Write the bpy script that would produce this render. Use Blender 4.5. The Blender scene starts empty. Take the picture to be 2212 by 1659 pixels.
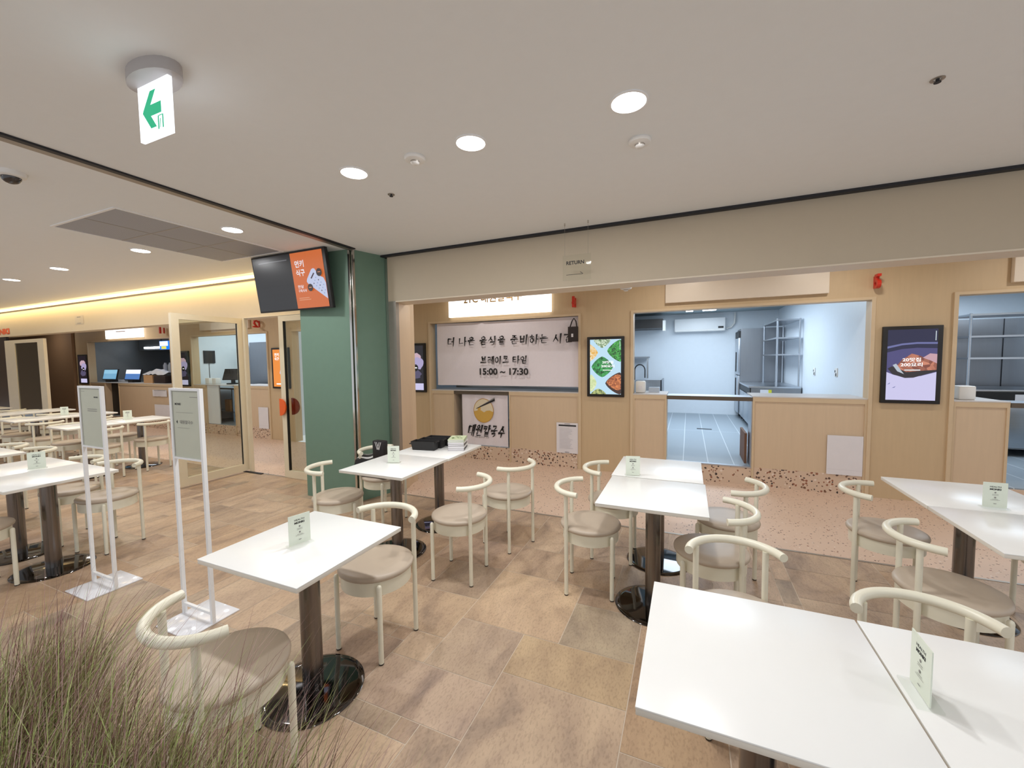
import bpy, bmesh, math, random
from mathutils import Matrix, Vector

random.seed(7)
PI = math.pi
S = bpy.context.scene
C = S.collection

# ------------------------------------------------------------------ camera
YAW, PITCH, ROLL, FPX, CAMH = -0.4079, -0.0598, -0.0122, 883.0, 1.60
def cam_axes(y, p, r):
    f = Vector((math.sin(y)*math.cos(p), math.cos(y)*math.cos(p), math.sin(p)))
    rt = Vector((math.cos(y), -math.sin(y), 0.0))
    u = rt.cross(f)
    return rt*math.cos(r) + u*math.sin(r), -rt*math.sin(r) + u*math.cos(r), f
_r, _u, _f = cam_axes(YAW, PITCH, ROLL)
cd = bpy.data.cameras.new('camera')
cam = bpy.data.objects.new('camera', cd)
C.objects.link(cam)
cam.matrix_world = Matrix(((_r.x, _u.x, -_f.x, 0), (_r.y, _u.y, -_f.y, 0), (_r.z, _u.z, -_f.z, CAMH), (0, 0, 0, 1)))
cd.sensor_fit = 'HORIZONTAL'
cd.sensor_width = 36.0
cd.lens = FPX / 2212.0 * 36.0
cd.clip_start = 0.02
cd.clip_end = 100
S.camera = cam

# ------------------------------------------------------------------ world, exposure
W = bpy.data.worlds.new('world')
S.world = W
W.use_nodes = True
_bg = W.node_tree.nodes['Background']
_bg.inputs['Color'].default_value = (0.86, 0.92, 1.0, 1)
_bg.inputs['Strength'].default_value = 0.9       # cool fill through the open back, added to lift ceiling and verticals
S.view_settings.view_transform = 'Standard'
S.view_settings.look = 'None'
S.view_settings.gamma = 1.0
S.view_settings.use_curve_mapping = False
S.view_settings.exposure = 0.0

CEIL = 2.834
YF = 3.91        # shop front line
YS = 5.76        # face of the food stalls

LAMP_W = 14.0
KITCHEN_W = 98.0
def area_light(name, loc, size, power, color, parent=None, shape='DISK', size_y=None, rot=(0, 0, 0), spread=PI):
    ld = bpy.data.lights.new(name, 'AREA')
    ld.shape = shape
    ld.size = size
    if size_y: ld.size_y = size_y
    ld.energy = power
    ld.color = color
    ld.spread = spread
    o = bpy.data.objects.new(name, ld)
    C.objects.link(o)
    o.location = loc
    o.rotation_euler = rot
    if parent:
        o.parent = parent
        o.matrix_parent_inverse = parent.matrix_basis.inverted()
    return o

# ------------------------------------------------------------------ materials
def lin(c):
    v = c/255.0
    return v/12.92 if v <= 0.04045 else ((v+0.055)/1.055)**2.4
def L(rgb, a=1.0):
    return (lin(rgb[0]), lin(rgb[1]), lin(rgb[2]), a)
MATS = {}
def mat(name, rgb, rough=0.5, metal=0.0, var=0.05, scale=14.0, bump=0.0, spec=None, stretch=None, coat=0.0):
    if name in MATS: return MATS[name]
    m = bpy.data.materials.new(name)
    m.use_nodes = True
    nt = m.node_tree
    b = nt.nodes['Principled BSDF']
    tc = nt.nodes.new('ShaderNodeTexCoord')
    mp = nt.nodes.new('ShaderNodeMapping')
    if stretch: mp.inputs['Scale'].default_value = stretch
    n = nt.nodes.new('ShaderNodeTexNoise')
    n.inputs['Scale'].default_value = scale
    n.inputs['Detail'].default_value = 4
    nt.links.new(tc.outputs['Object'], mp.inputs['Vector'])
    nt.links.new(mp.outputs['Vector'], n.inputs['Vector'])
    mx = nt.nodes.new('ShaderNodeMix'); mx.data_type = 'RGBA'
    c = L(rgb)
    mx.inputs['A'].default_value = tuple(min(1, x*(1-var)) for x in c[:3]) + (1,)
    mx.inputs['B'].default_value = tuple(min(1, x*(1+var)) for x in c[:3]) + (1,)
    nt.links.new(n.outputs['Fac'], mx.inputs['Factor'])
    nt.links.new(mx.outputs['Result'], b.inputs['Base Color'])
    b.inputs['Roughness'].default_value = rough
    b.inputs['Metallic'].default_value = metal
    if spec is not None: b.inputs['Specular IOR Level'].default_value = spec
    if coat: b.inputs['Coat Weight'].default_value = coat; b.inputs['Coat Roughness'].default_value = 0.05
    if bump:
        bp = nt.nodes.new('ShaderNodeBump')
        bp.inputs['Strength'].default_value = bump
        bp.inputs['Distance'].default_value = 0.002
        nt.links.new(n.outputs['Fac'], bp.inputs['Height'])
        nt.links.new(bp.outputs['Normal'], b.inputs['Normal'])
    MATS[name] = m
    return m
def emit(name, rgb, strength=1.0):
    if name in MATS: return MATS[name]
    m = bpy.data.materials.new(name)
    m.use_nodes = True
    nt = m.node_tree
    b = nt.nodes['Principled BSDF']
    b.inputs['Base Color'].default_value = (0.02, 0.02, 0.02, 1)
    b.inputs['Roughness'].default_value = 0.25
    b.inputs['Emission Color'].default_value = L(rgb)
    b.inputs['Emission Strength'].default_value = strength
    MATS[name] = m
    return m
def emit_noise(name, rgb1, rgb2, scale, strength=1.0):
    m = emit(name, rgb1, strength)
    nt = m.node_tree
    if len(nt.nodes) > 2: return m
    b = nt.nodes['Principled BSDF']
    tc = nt.nodes.new('ShaderNodeTexCoord')
    v = nt.nodes.new('ShaderNodeTexVoronoi'); v.inputs['Scale'].default_value = scale
    nt.links.new(tc.outputs['Object'], v.inputs['Vector'])
    mx = nt.nodes.new('ShaderNodeMix'); mx.data_type = 'RGBA'
    mx.inputs['A'].default_value = L(rgb1); mx.inputs['B'].default_value = L(rgb2)
    sep = nt.nodes.new('ShaderNodeSeparateColor')
    nt.links.new(v.outputs['Color'], sep.inputs['Color'])
    nt.links.new(sep.outputs[0], mx.inputs['Factor'])
    nt.links.new(mx.outputs['Result'], b.inputs['Emission Color'])
    return m
def glass(name, rgb, rough=0.0, transp=0.85, ior=1.45, refl_rough=0.02):
    """thin pane: mostly straight-through light with a fresnel reflection"""
    if name in MATS: return MATS[name]
    m = bpy.data.materials.new(name)
    m.use_nodes = True
    nt = m.node_tree
    nt.nodes.remove(nt.nodes['Principled BSDF'])
    out = nt.nodes['Material Output']
    t = nt.nodes.new('ShaderNodeBsdfTransparent'); t.inputs['Color'].default_value = L(rgb)
    g = nt.nodes.new('ShaderNodeBsdfGlossy'); g.inputs['Roughness'].default_value = refl_rough
    fr = nt.nodes.new('ShaderNodeFresnel'); fr.inputs['IOR'].default_value = ior
    mx = nt.nodes.new('ShaderNodeMixShader')
    ge = nt.nodes.new('ShaderNodeNewGeometry'); mu = nt.nodes.new('ShaderNodeMath'); mu.operation = 'MULTIPLY'; iv = nt.nodes.new('ShaderNodeMath'); iv.operation = 'SUBTRACT'; iv.inputs[0].default_value = 1.0
    nt.links.new(ge.outputs['Backfacing'], iv.inputs[1]); nt.links.new(fr.outputs['Fac'], mu.inputs[0]); nt.links.new(iv.outputs[0], mu.inputs[1]); nt.links.new(mu.outputs[0], mx.inputs['Fac'])
    nt.links.new(t.outputs['BSDF'], mx.inputs[1])
    nt.links.new(g.outputs['BSDF'], mx.inputs[2])
    nt.links.new(mx.outputs['Shader'], out.inputs['Surface'])
    MATS[name] = m
    return m
def terrazzo(name, base, scale, thr, off=0.4):
    if name in MATS: return MATS[name]
    m = bpy.data.materials.new(name); m.use_nodes = True
    nt = m.node_tree; b = nt.nodes['Principled BSDF']
    tc = nt.nodes.new('ShaderNodeTexCoord')
    ns = nt.nodes.new('ShaderNodeTexNoise'); ns.inputs['Scale'].default_value = scale*1.3
    add = nt.nodes.new('ShaderNodeMix'); add.data_type = 'RGBA'; add.blend_type = 'ADD'
    add.inputs['Factor'].default_value = 0.02
    nt.links.new(tc.outputs['Object'], add.inputs['A']); nt.links.new(ns.outputs['Color'], add.inputs['B'])
    nt.links.new(tc.outputs['Object'], ns.inputs['Vector'])
    v = nt.nodes.new('ShaderNodeTexVoronoi'); v.inputs['Scale'].default_value = scale
    nt.links.new(add.outputs['Result'], v.inputs['Vector'])
    sep = nt.nodes.new('ShaderNodeSeparateColor'); nt.links.new(v.outputs['Color'], sep.inputs['Color'])
    size = nt.nodes.new('ShaderNodeMath'); size.operation = 'MULTIPLY_ADD'; size.inputs[1].default_value = thr; size.inputs[2].default_value = -off*thr
    nt.links.new(sep.outputs[1], size.inputs[0])
    lt = nt.nodes.new('ShaderNodeMath'); lt.operation = 'LESS_THAN'
    nt.links.new(v.outputs['Distance'], lt.inputs[0]); nt.links.new(size.outputs[0], lt.inputs[1])
    cr = nt.nodes.new('ShaderNodeValToRGB'); cr.color_ramp.interpolation = 'CONSTANT'
    e = cr.color_ramp.elements
    e[0].position = 0; e[0].color = L((92, 66, 54)); e[1].position = 0.3; e[1].color = L((150, 96, 72))
    for p, c in ((0.5, (56, 46, 44)), (0.66, (120, 84, 62)), (0.84, (232, 214, 200))):
        x = e.new(p); x.color = L(c)
    nt.links.new(sep.outputs[0], cr.inputs['Fac'])
    mx = nt.nodes.new('ShaderNodeMix'); mx.data_type = 'RGBA'
    mx.inputs['A'].default_value = L(base)
    nt.links.new(lt.outputs[0], mx.inputs['Factor']); nt.links.new(cr.outputs['Color'], mx.inputs['B'])
    nt.links.new(mx.outputs['Result'], b.inputs['Base Color'])
    b.inputs['Roughness'].default_value = 0.45
    MATS[name] = m
    return m
def tile_stone(name):
    m = bpy.data.materials.new(name); m.use_nodes = True
    nt = m.node_tree; b = nt.nodes['Principled BSDF']
    at = nt.nodes.new('ShaderNodeAttribute'); at.attribute_name = 'tint'
    tc = nt.nodes.new('ShaderNodeTexCoord')
    n1 = nt.nodes.new('ShaderNodeTexNoise'); n1.inputs['Scale'].default_value = 2.6; n1.inputs['Detail'].default_value = 8; n1.inputs['Roughness'].default_value = 0.62; n1.inputs['Distortion'].default_value = 0.6
    n2 = nt.nodes.new('ShaderNodeTexNoise'); n2.inputs['Scale'].default_value = 70; n2.inputs['Detail'].default_value = 8
    mp = nt.nodes.new('ShaderNodeMapping'); mp.inputs['Scale'].default_value = (1.6, 0.7, 1); mp.inputs['Rotation'].default_value = (0, 0, 0.7)
    vm = nt.nodes.new('ShaderNodeVectorMath'); vm.operation = 'MULTIPLY_ADD'; vm.inputs[1].default_value = (37.0, 23.0, 11.0)
    nt.links.new(at.outputs['Color'], vm.inputs[0]); nt.links.new(tc.outputs['Object'], vm.inputs[2]); nt.links.new(vm.outputs['Vector'], mp.inputs['Vector'])
    nt.links.new(mp.outputs['Vector'], n1.inputs['Vector']); nt.links.new(mp.outputs['Vector'], n2.inputs['Vector'])
    cr = nt.nodes.new('ShaderNodeValToRGB')
    e = cr.color_ramp.elements
    e[0].position = 0.28; e[0].color = L((150, 133, 118)); e[1].position = 0.78; e[1].color = L((214, 194, 166))
    x = e.new(0.44); x.color = L((184, 163, 141)); x = e.new(0.58); x.color = L((199, 178, 153))
    nt.links.new(n1.outputs['Fac'], cr.inputs['Fac'])
    mx = nt.nodes.new('ShaderNodeMix'); mx.data_type = 'RGBA'; mx.blend_type = 'MULTIPLY'; mx.inputs['Factor'].default_value = 1
    nt.links.new(cr.outputs['Color'], mx.inputs['A']); nt.links.new(at.outputs['Color'], mx.inputs['B'])
    cr2 = nt.nodes.new('ShaderNodeValToRGB'); e = cr2.color_ramp.elements
    e[0].position = 0.36; e[0].color = (0.62, 0.60, 0.58, 1); e[1].position = 0.5; e[1].color = (1, 1, 1, 1)
    nt.links.new(n2.outputs['Fac'], cr2.inputs['Fac'])
    mx2 = nt.nodes.new('ShaderNodeMix'); mx2.data_type = 'RGBA'; mx2.blend_type = 'MULTIPLY'; mx2.inputs['Factor'].default_value = 0.45
    nt.links.new(mx.outputs['Result'], mx2.inputs['A']); nt.links.new(cr2.outputs['Color'], mx2.inputs['B'])
    nt.links.new(mx2.outputs['Result'], b.inputs['Base Color'])
    b.inputs['Roughness'].default_value = 0.5
    bp = nt.nodes.new('ShaderNodeBump'); bp.inputs['Strength'].default_value = 0.25; bp.inputs['Distance'].default_value = 0.003
    nt.links.new(n2.outputs['Fac'], bp.inputs['Height']); nt.links.new(bp.outputs['Normal'], b.inputs['Normal'])
    return m

M_ceil = mat('ceiling_paint', (234, 236, 236), 0.75, var=0.015)
M_soff = mat('soffit_paint', (192, 177, 154), 0.6, var=0.02)
M_soff_bounce = mat('soffit_bounce_tone', (222, 208, 186), 0.5, var=0.02)  # paler tone paints floor bounce onto the soffit underside
M_softl = mat('soffit_cream', (214, 198, 170), 0.6, var=0.02)
M_veneer = mat('beige_veneer', (203, 177, 140), 0.5, var=0.06, scale=5, stretch=(6, 6, 0.6))
M_panel = mat('pale_veneer_panel', (212, 187, 156), 0.5, var=0.05, scale=5, stretch=(8, 8, 0.6))
M_edge = mat('veneer_edging', (210, 186, 152), 0.45, var=0.04)
M_unlit_wall = mat('unlit_brown_wall', (150, 118, 88), 0.6, var=0.05)  # darker than the stall veneer, its unlit look put into the colour
M_green = mat('sage_paint', (106, 134, 116), 0.45, var=0.04)
M_cream = mat('cream_powder_coat', (236, 231, 210), 0.32, var=0.02)
M_doorfr = mat('door_cream_frame', (226, 212, 184), 0.4, var=0.03)
M_seat = mat('taupe_vinyl', (190, 174, 155), 0.42, var=0.06, scale=9, bump=0.1)
M_top = mat('white_laminate', (247, 247, 244), 0.28, var=0.01)
M_topedge = mat('shade_toned_edge_band', (232, 226, 214), 0.4, var=0.02)  # slight taupe cast puts the shade of the rim into the colour
M_steel = mat('brushed_steel', (128, 123, 120), 0.22, 1.0, var=0.08, scale=6, stretch=(20, 20, 0.4))
M_mirror = mat('polished_steel', (92, 90, 90), 0.05, 1.0, var=0.03)
M_stain = mat('stainless_sheet', (190, 194, 200), 0.3, 1.0, var=0.06, scale=5, stretch=(0.5, 10, 10))
M_staind = mat('dull_stainless_sheet', (150, 152, 156), 0.38, 0.9, var=0.06, scale=5, stretch=(10, 10, 0.5))
M_chrome = mat('chrome', (200, 196, 190), 0.12, 1.0, var=0.03)
M_track = mat('dark_metal_track', (46, 46, 50), 0.5, 0.4, var=0.1)
M_alu = mat('grey_aluminium', (168, 160, 150), 0.4, 0.7, var=0.06)
M_black = mat('black_plastic', (30, 28, 28), 0.5, var=0.15)
M_rubber = mat('dark_rubber', (70, 62, 54), 0.7, var=0.1)
M_white = mat('white_paint', (240, 240, 240), 0.4, var=0.01)
M_whitepl = mat('white_plastic', (232, 230, 226), 0.4, var=0.02)
M_paper = mat('white_paper', (228, 224, 226), 0.8, var=0.03)
M_cardp = mat('pale_green_card', (226, 232, 216), 0.4, var=0.02)
M_board = mat('grey_green_board', (196, 198, 180), 0.5, var=0.03)
M_ink = mat('black_ink', (34, 32, 34), 0.6, var=0.1)
M_grey = mat('grey_ink', (140, 136, 132), 0.7, var=0.1)
M_red = mat('red_acrylic', (206, 52, 34), 0.35, var=0.05)
M_orange = mat('orange_acrylic', (236, 98, 34), 0.35, var=0.05)
M_dred = mat('dark_red_acrylic', (140, 40, 22), 0.35, var=0.05)
M_cloth = mat('white_banner_cloth', (232, 224, 228), 0.85, var=0.03, scale=30)
M_kwall = mat('kitchen_white_panel', (228, 234, 240), 0.35, var=0.02)
M_kceil = mat('kitchen_ceiling_panel', (170, 184, 188), 0.6, var=0.03)
M_wtop = mat('grey_worktop', (206, 200, 196), 0.35, var=0.04)
M_card = mat('corrugated_cardboard', (186, 146, 104), 0.8, var=0.08)
M_terr = terrazzo('pink_terrazzo', (220, 192, 170), 48, 0.62)
M_skirt = terrazzo('coarse_terrazzo', (214, 188, 164), 40, 0.74, 0.24)
M_sign = emit('lit_sign_white', (255, 250, 244), 2.2)
M_lamp = emit('lamp_diffuser', (255, 253, 250), 14.0)
M_tube = emit('cool_tube', (235, 245, 255), 9.0)
M_pane = glass('clear_pane', (236, 238, 232))
M_acryl = glass('clear_acrylic', (251, 252, 251), ior=1.2)
M_darkpane = mat('glass_with_painted_dark', (30, 36, 31), 0.08, 0.0, var=0.1, spec=0.45)  # reflected darkness painted in as the colour of the pane

# ------------------------------------------------------------------ geometry collector
class MB:
    def __init__(self): self.bm = bmesh.new(); self.mi = 0
    def _face(self, vs, smooth=False):
        try:
            f = self.bm.faces.new(vs)
        except ValueError:
            return None
        f.material_index = self.mi; f.smooth = smooth
        return f
    def box(self, x0, x1, y0, y1, z0, z1, M=None, bev=0.0):
        co = [(x0, y0, z0), (x1, y0, z0), (x1, y1, z0), (x0, y1, z0), (x0, y0, z1), (x1, y0, z1), (x1, y1, z1), (x0, y1, z1)]
        vs = [self.bm.verts.new((M @ Vector(c)) if M else c) for c in co]
        fs = [self._face([vs[i] for i in q]) for q in ((3, 2, 1, 0), (4, 5, 6, 7), (0, 1, 5, 4), (1, 2, 6, 5), (2, 3, 7, 6), (3, 0, 4, 7))]
        if bev > 0:
            es = list({e for f in fs for e in f.edges})
            r = bmesh.ops.bevel(self.bm, geom=es, offset=bev, segments=2, affect='EDGES', profile=0.5)
            for f in r['faces']: f.material_index = self.mi; f.smooth = True
        return self
    def prism(self, pts, z0, z1):
        a = [self.bm.verts.new((p[0], p[1], z0)) for p in pts]
        b = [self.bm.verts.new((p[0], p[1], z1)) for p in pts]
        n = len(pts)
        self._face(a[::-1]); self._face(b)
        for i in range(n): self._face([a[i], a[(i+1) % n], b[(i+1) % n], b[i]])
        return self
    def poly(self, pts, M=None):
        self._face([self.bm.verts.new((M @ Vector(p)) if M else p) for p in pts]); return self
    def lathe(self, prof, c=(0, 0, 0), seg=32, M=None, caps=True):
        rings = []
        for r, z in prof:
            ring = []
            for i in range(seg):
                t = 2*PI*i/seg
                p = Vector((c[0]+r*math.cos(t), c[1]+r*math.sin(t), c[2]+z))
                ring.append(self.bm.verts.new((M @ p) if M else p))
            rings.append(ring)
        for a, b in zip(rings, rings[1:]):
            for i in range(seg):
                self._face([a[i], a[(i+1) % seg], b[(i+1) % seg], b[i]], True)
        if caps:
            if prof[0][0] > 1e-6: self._face(rings[0][::-1])
            if prof[-1][0] > 1e-6: self._face(rings[-1])
        return self
    def tube(self, path, r, seg=10, caps=True, taper=None):
        path = [Vector(p) for p in path]
        n = len(path); rings = []
        up = None
        for i, p in enumerate(path):
            d = (path[min(i+1, n-1)] - path[max(i-1, 0)]).normalized()
            if up is None:
                up = Vector((0, 0, 1)) if abs(d.z) < 0.9 else Vector((1, 0, 0))
            s = d.cross(up).normalized(); up = s.cross(d).normalized()
            rr = r if taper is None else r*taper[i]
            rings.append([self.bm.verts.new(p + (s*math.cos(2*PI*k/seg) + up*math.sin(2*PI*k/seg))*rr) for k in range(seg)])
        for a, b in zip(rings, rings[1:]):
            for k in range(seg): self._face([a[k], b[k], b[(k+1) % seg], a[(k+1) % seg]], True)
        if caps:
            self._face(rings[0]); self._face(rings[-1][::-1])
        return self
    def build(self, name, mats, parent=None, origin=None, angle=40):
        bmesh.ops.remove_doubles(self.bm, verts=self.bm.verts, dist=1e-6)
        bmesh.ops.recalc_face_normals(self.bm, faces=self.bm.faces)
        me = bpy.data.meshes.new(name)
        if not isinstance(mats, (list, tuple)): mats = [mats]
        for m in mats: me.materials.append(m)
        off = None
        if parent is None and origin is None:
            xs = [v.co.x for v in self.bm.verts]; ys = [v.co.y for v in self.bm.verts]; zs = [v.co.z for v in self.bm.verts]
            off = Vector(((min(xs)+max(xs))/2, (min(ys)+max(ys))/2, min(zs)))
        elif parent is None:
            off = Vector(origin)
        if off is not None:
            for v in self.bm.verts: v.co -= off
        self.bm.to_mesh(me); self.bm.free()
        me.set_sharp_from_angle(angle=math.radians(angle))
        o = bpy.data.objects.new(name, me); C.objects.link(o)
        if off is not None: o.location = off
        if parent is not None:
            o.parent = parent
        return o
def world_part(o, parent):
    """parent o (built in world coordinates) to an empty without moving it"""
    o.parent = parent
    t = Matrix.Identity(4); p = parent; chain = []
    while p is not None:
        chain.append(p); p = p.parent
    for q in reversed(chain): t = t @ q.matrix_parent_inverse @ q.matrix_basis
    o.matrix_parent_inverse = t.inverted()
    return o
class WB(MB):
    """parts built in world coordinates"""
    def part(self, name, mats, parent, label=None, angle=40):
        o = self.build(name, mats, None, (0, 0, 0), angle)
        world_part(o, parent)
        if label: o['label'] = label
        return o
def tag(o, label, cat, group=None, kind=None):
    o['label'] = label; o['category'] = cat
    if group: o['group'] = group
    if kind: o['kind'] = kind
    return o
def thing(name, loc, label, cat, group=None, rz=0.0):
    o = bpy.data.objects.new(name, None); o.empty_display_size = 0.1
    C.objects.link(o); o.location = loc; o.rotation_euler = (0, 0, rz)
    return tag(o, label, cat, group)
def struct(o, label=None):
    o['kind'] = 'structure'
    if label: o['label'] = label
    return o
def dup(root, name=None):
    r = root.copy(); C.objects.link(r)
    for ch in root.children:
        c = ch.copy(); C.objects.link(c); c.parent = r
        for g in ch.children:
            d = g.copy(); C.objects.link(d); d.parent = c
    return r

# ------------------------------------------------------------------ text and flat graphics
_txt = {}
def text_tris(body, bold=0.0, shear=0.0):
    key = (body, bold, shear)
    if key in _txt: return _txt[key]
    cu = bpy.data.curves.new('t', 'FONT'); cu.body = body; cu.offset = bold; cu.shear = shear
    cu.resolution_u = 3
    o = bpy.data.objects.new('t', cu); C.objects.link(o)
    dg = bpy.context.evaluated_depsgraph_get(); dg.update()
    me = bpy.data.meshes.new_from_object(o.evaluated_get(dg))
    vs = [v.co.copy() for v in me.vertices]; fs = [tuple(p.vertices) for p in me.polygons]
    bpy.data.objects.remove(o); bpy.data.curves.remove(cu); bpy.data.meshes.remove(me)
    xs = [v.x for v in vs] or [0, 1]; ys = [v.y for v in vs] or [0, 1]
    r = (vs, fs, min(xs), max(xs), min(ys), max(ys)); _txt[key] = r
    return r
class Flat:
    """layers of flat shapes in (u, v), facing -Y, later layers nearer the viewer"""
    def __init__(self, M, step=0.0006): self.mb = WB(); self.M = M; self.mats = []; self.k = 0; self.step = step
    def _m(self, m):
        if m not in self.mats: self.mats.append(m)
        self.mb.mi = self.mats.index(m)
    def poly(self, pts, m, same=False):
        if not same: self.k += 1
        self._m(m)
        self.mb.poly([(p[0], -self.k*self.step, p[1]) for p in pts], self.M); return self
    def rect(self, u0, u1, v0, v1, m, same=False): return self.poly([(u0, v0), (u1, v0), (u1, v1), (u0, v1)], m, same)
    def disc(self, u, v, r, m, ry=None, n=28, same=False, a0=0, a1=2*PI):
        full = abs(a1-a0-2*PI) < 1e-6
        return self.poly([(u+r*math.cos(a0+(a1-a0)*i/(n if full else n-1)), v+(ry or r)*math.sin(a0+(a1-a0)*i/(n if full else n-1))) for i in range(n)], m, same)
    def blob(self, u, v, r, m, seed=0, ry=None, n=18, jit=0.18, same=False):
        rd = random.Random(seed)
        return self.poly([(u+r*(1+rd.uniform(-jit, jit))*math.cos(2*PI*i/n), v+(ry or r)*(1+rd.uniform(-jit, jit))*math.sin(2*PI*i/n)) for i in range(n)], m, same)
    def text(self, body, u, v, m, h=None, w=None, bold=0.0, shear=0.0, align='C', clip=None):
        vs, fs, x0, x1, y0, y1 = text_tris(body, bold, shear)
        sx = sy = 1.0
        if h: sy = sx = h/(y1-y0)
        if w: sx = w/(x1-x0); sy = sy if h else sx
        ox = u - (0 if align == 'L' else (x1-x0)*sx/2)
        self.k += 1; self._m(m)
        bv = [self.mb.bm.verts.new(self.M @ Vector((ox+(p.x-x0)*sx, -self.k*self.step, v+(p.y-(y0+y1)/2)*sy))) for p in vs]
        for f in fs: self.mb._face([bv[i] for i in f])
        return self
    def brush(self, line, u, v, m, h, w, wd=0.11, shear=0.0, seed=1):
        """brush-written Hangul: every syllable is strokes that swell at the start and thin out"""
        self.k += 1; self._m(m); rd = random.Random(seed)
        x = 0.0; strokes = []
        for syl in line.split(' '):
            for sy in syl.split('.'):
                for st, kw in syllable(sy):
                    strokes.append(([(x+p[0]+rd.uniform(-0.012, 0.012), p[1]+rd.uniform(-0.012, 0.012)) for p in st], kw))
                x += 1.14
            x += 0.40
        x -= 0.52
        kx, ky = w/x, h
        T = lambda p: (u-w/2+p[0]*kx+shear*(p[1]-0.5)*ky, v+(p[1]-0.5)*ky)
        for st, kw in strokes:
            pts = [Vector((*T(p), 0)) for p in st]
            n = len(pts); prev = None
            for i, p in enumerate(pts):
                d = (pts[min(i+1, n-1)]-pts[max(i-1, 0)]).normalized(); nn = Vector((-d.y, d.x, 0))
                s = i/(n-1); ww = h*wd*kw*0.5*(1.30-0.62*s)
                if i == 0: p = p - d*h*wd*0.28
                if i == n-1: p = p + d*h*wd*0.2; ww *= 0.8
                off = Vector((0.35*ww, 0.35*ww, 0)) if i == 0 else Vector((0, 0, 0))
                a, c = p+nn*ww+off, p-nn*ww-off*0.4
                cur = [self.mb.bm.verts.new(self.M @ Vector((q.x, -self.k*self.step-kw*1e-5, q.y))) for q in (a, c)]
                if prev: self.mb._face([prev[0], prev[1], cur[1], cur[0]])
                prev = cur
        return self
    def build(self, name, parent=None, label=None):
        bm = self.mb.bm
        n = (self.M.to_3x3() @ Vector((0, -1, 0))).normalized()
        me_mats = self.mats
        o_bm = self.mb
        # keep the facing of every face toward the viewer
        for f in bm.faces:
            f.normal_update()
            if f.normal.dot(n) < 0: f.normal_flip()
        me = bpy.data.meshes.new(name)
        for m in me_mats: me.materials.append(m)
        bm.to_mesh(me); bm.free()
        o = bpy.data.objects.new(name, me); C.objects.link(o)
        if parent: world_part(o, parent)
        if label: o['label'] = label
        return o
def ring(cx, cy, rx, ry, n=14): return [(cx+rx*math.sin(2*PI*i/n), cy+ry*math.cos(2*PI*i/n)) for i in range(n+1)]
JAMO = {
 'g': [[(0.05, 0.88), (0.88, 0.94), (0.78, 0.5), (0.50, 0.02)]], 'n': [[(0.10, 0.95), (0.12, 0.14), (0.98, 0.20)]],
 'd': [[(0.08, 0.90), (0.92, 0.92)], [(0.10, 0.86), (0.12, 0.10), (0.98, 0.16)]],
 'r': [[(0.10, 0.92), (0.86, 0.96), (0.84, 0.58), (0.14, 0.52), (0.12, 0.08), (0.98, 0.12)]],
 'm': [[(0.12, 0.90), (0.18, 0.06)], [(0.12, 0.90), (0.90, 0.94), (0.84, 0.06)], [(0.18, 0.10), (0.86, 0.12)]],
 'b': [[(0.12, 0.96), (0.18, 0.04)], [(0.90, 0.98), (0.84, 0.04)], [(0.16, 0.52), (0.86, 0.55)], [(0.18, 0.10), (0.86, 0.12)]],
 's': [[(0.55, 0.98), (0.40, 0.55), (0.02, 0.04)], [(0.46, 0.60), (0.98, 0.08)]],
 'o': [ring(0.5, 0.48, 0.40, 0.44)],
 'j': [[(0.10, 0.88), (0.92, 0.93)], [(0.62, 0.90), (0.42, 0.50), (0.02, 0.04)], [(0.46, 0.52), (0.98, 0.06)]],
 'k': [[(0.02, 0.92), (0.90, 0.96), (0.80, 0.5), (0.40, -0.04)], [(0.04, 0.50), (0.70, 0.56)]],
 't': [[(0.08, 0.92), (0.92, 0.94)], [(0.10, 0.90), (0.12, 0.10), (0.98, 0.16)], [(0.12, 0.52), (0.88, 0.56)]],
 'h': [[(0.40, 1.04), (0.62, 0.98)], [(0.08, 0.78), (0.92, 0.82)], ring(0.5, 0.30, 0.32, 0.30)]}
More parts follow.
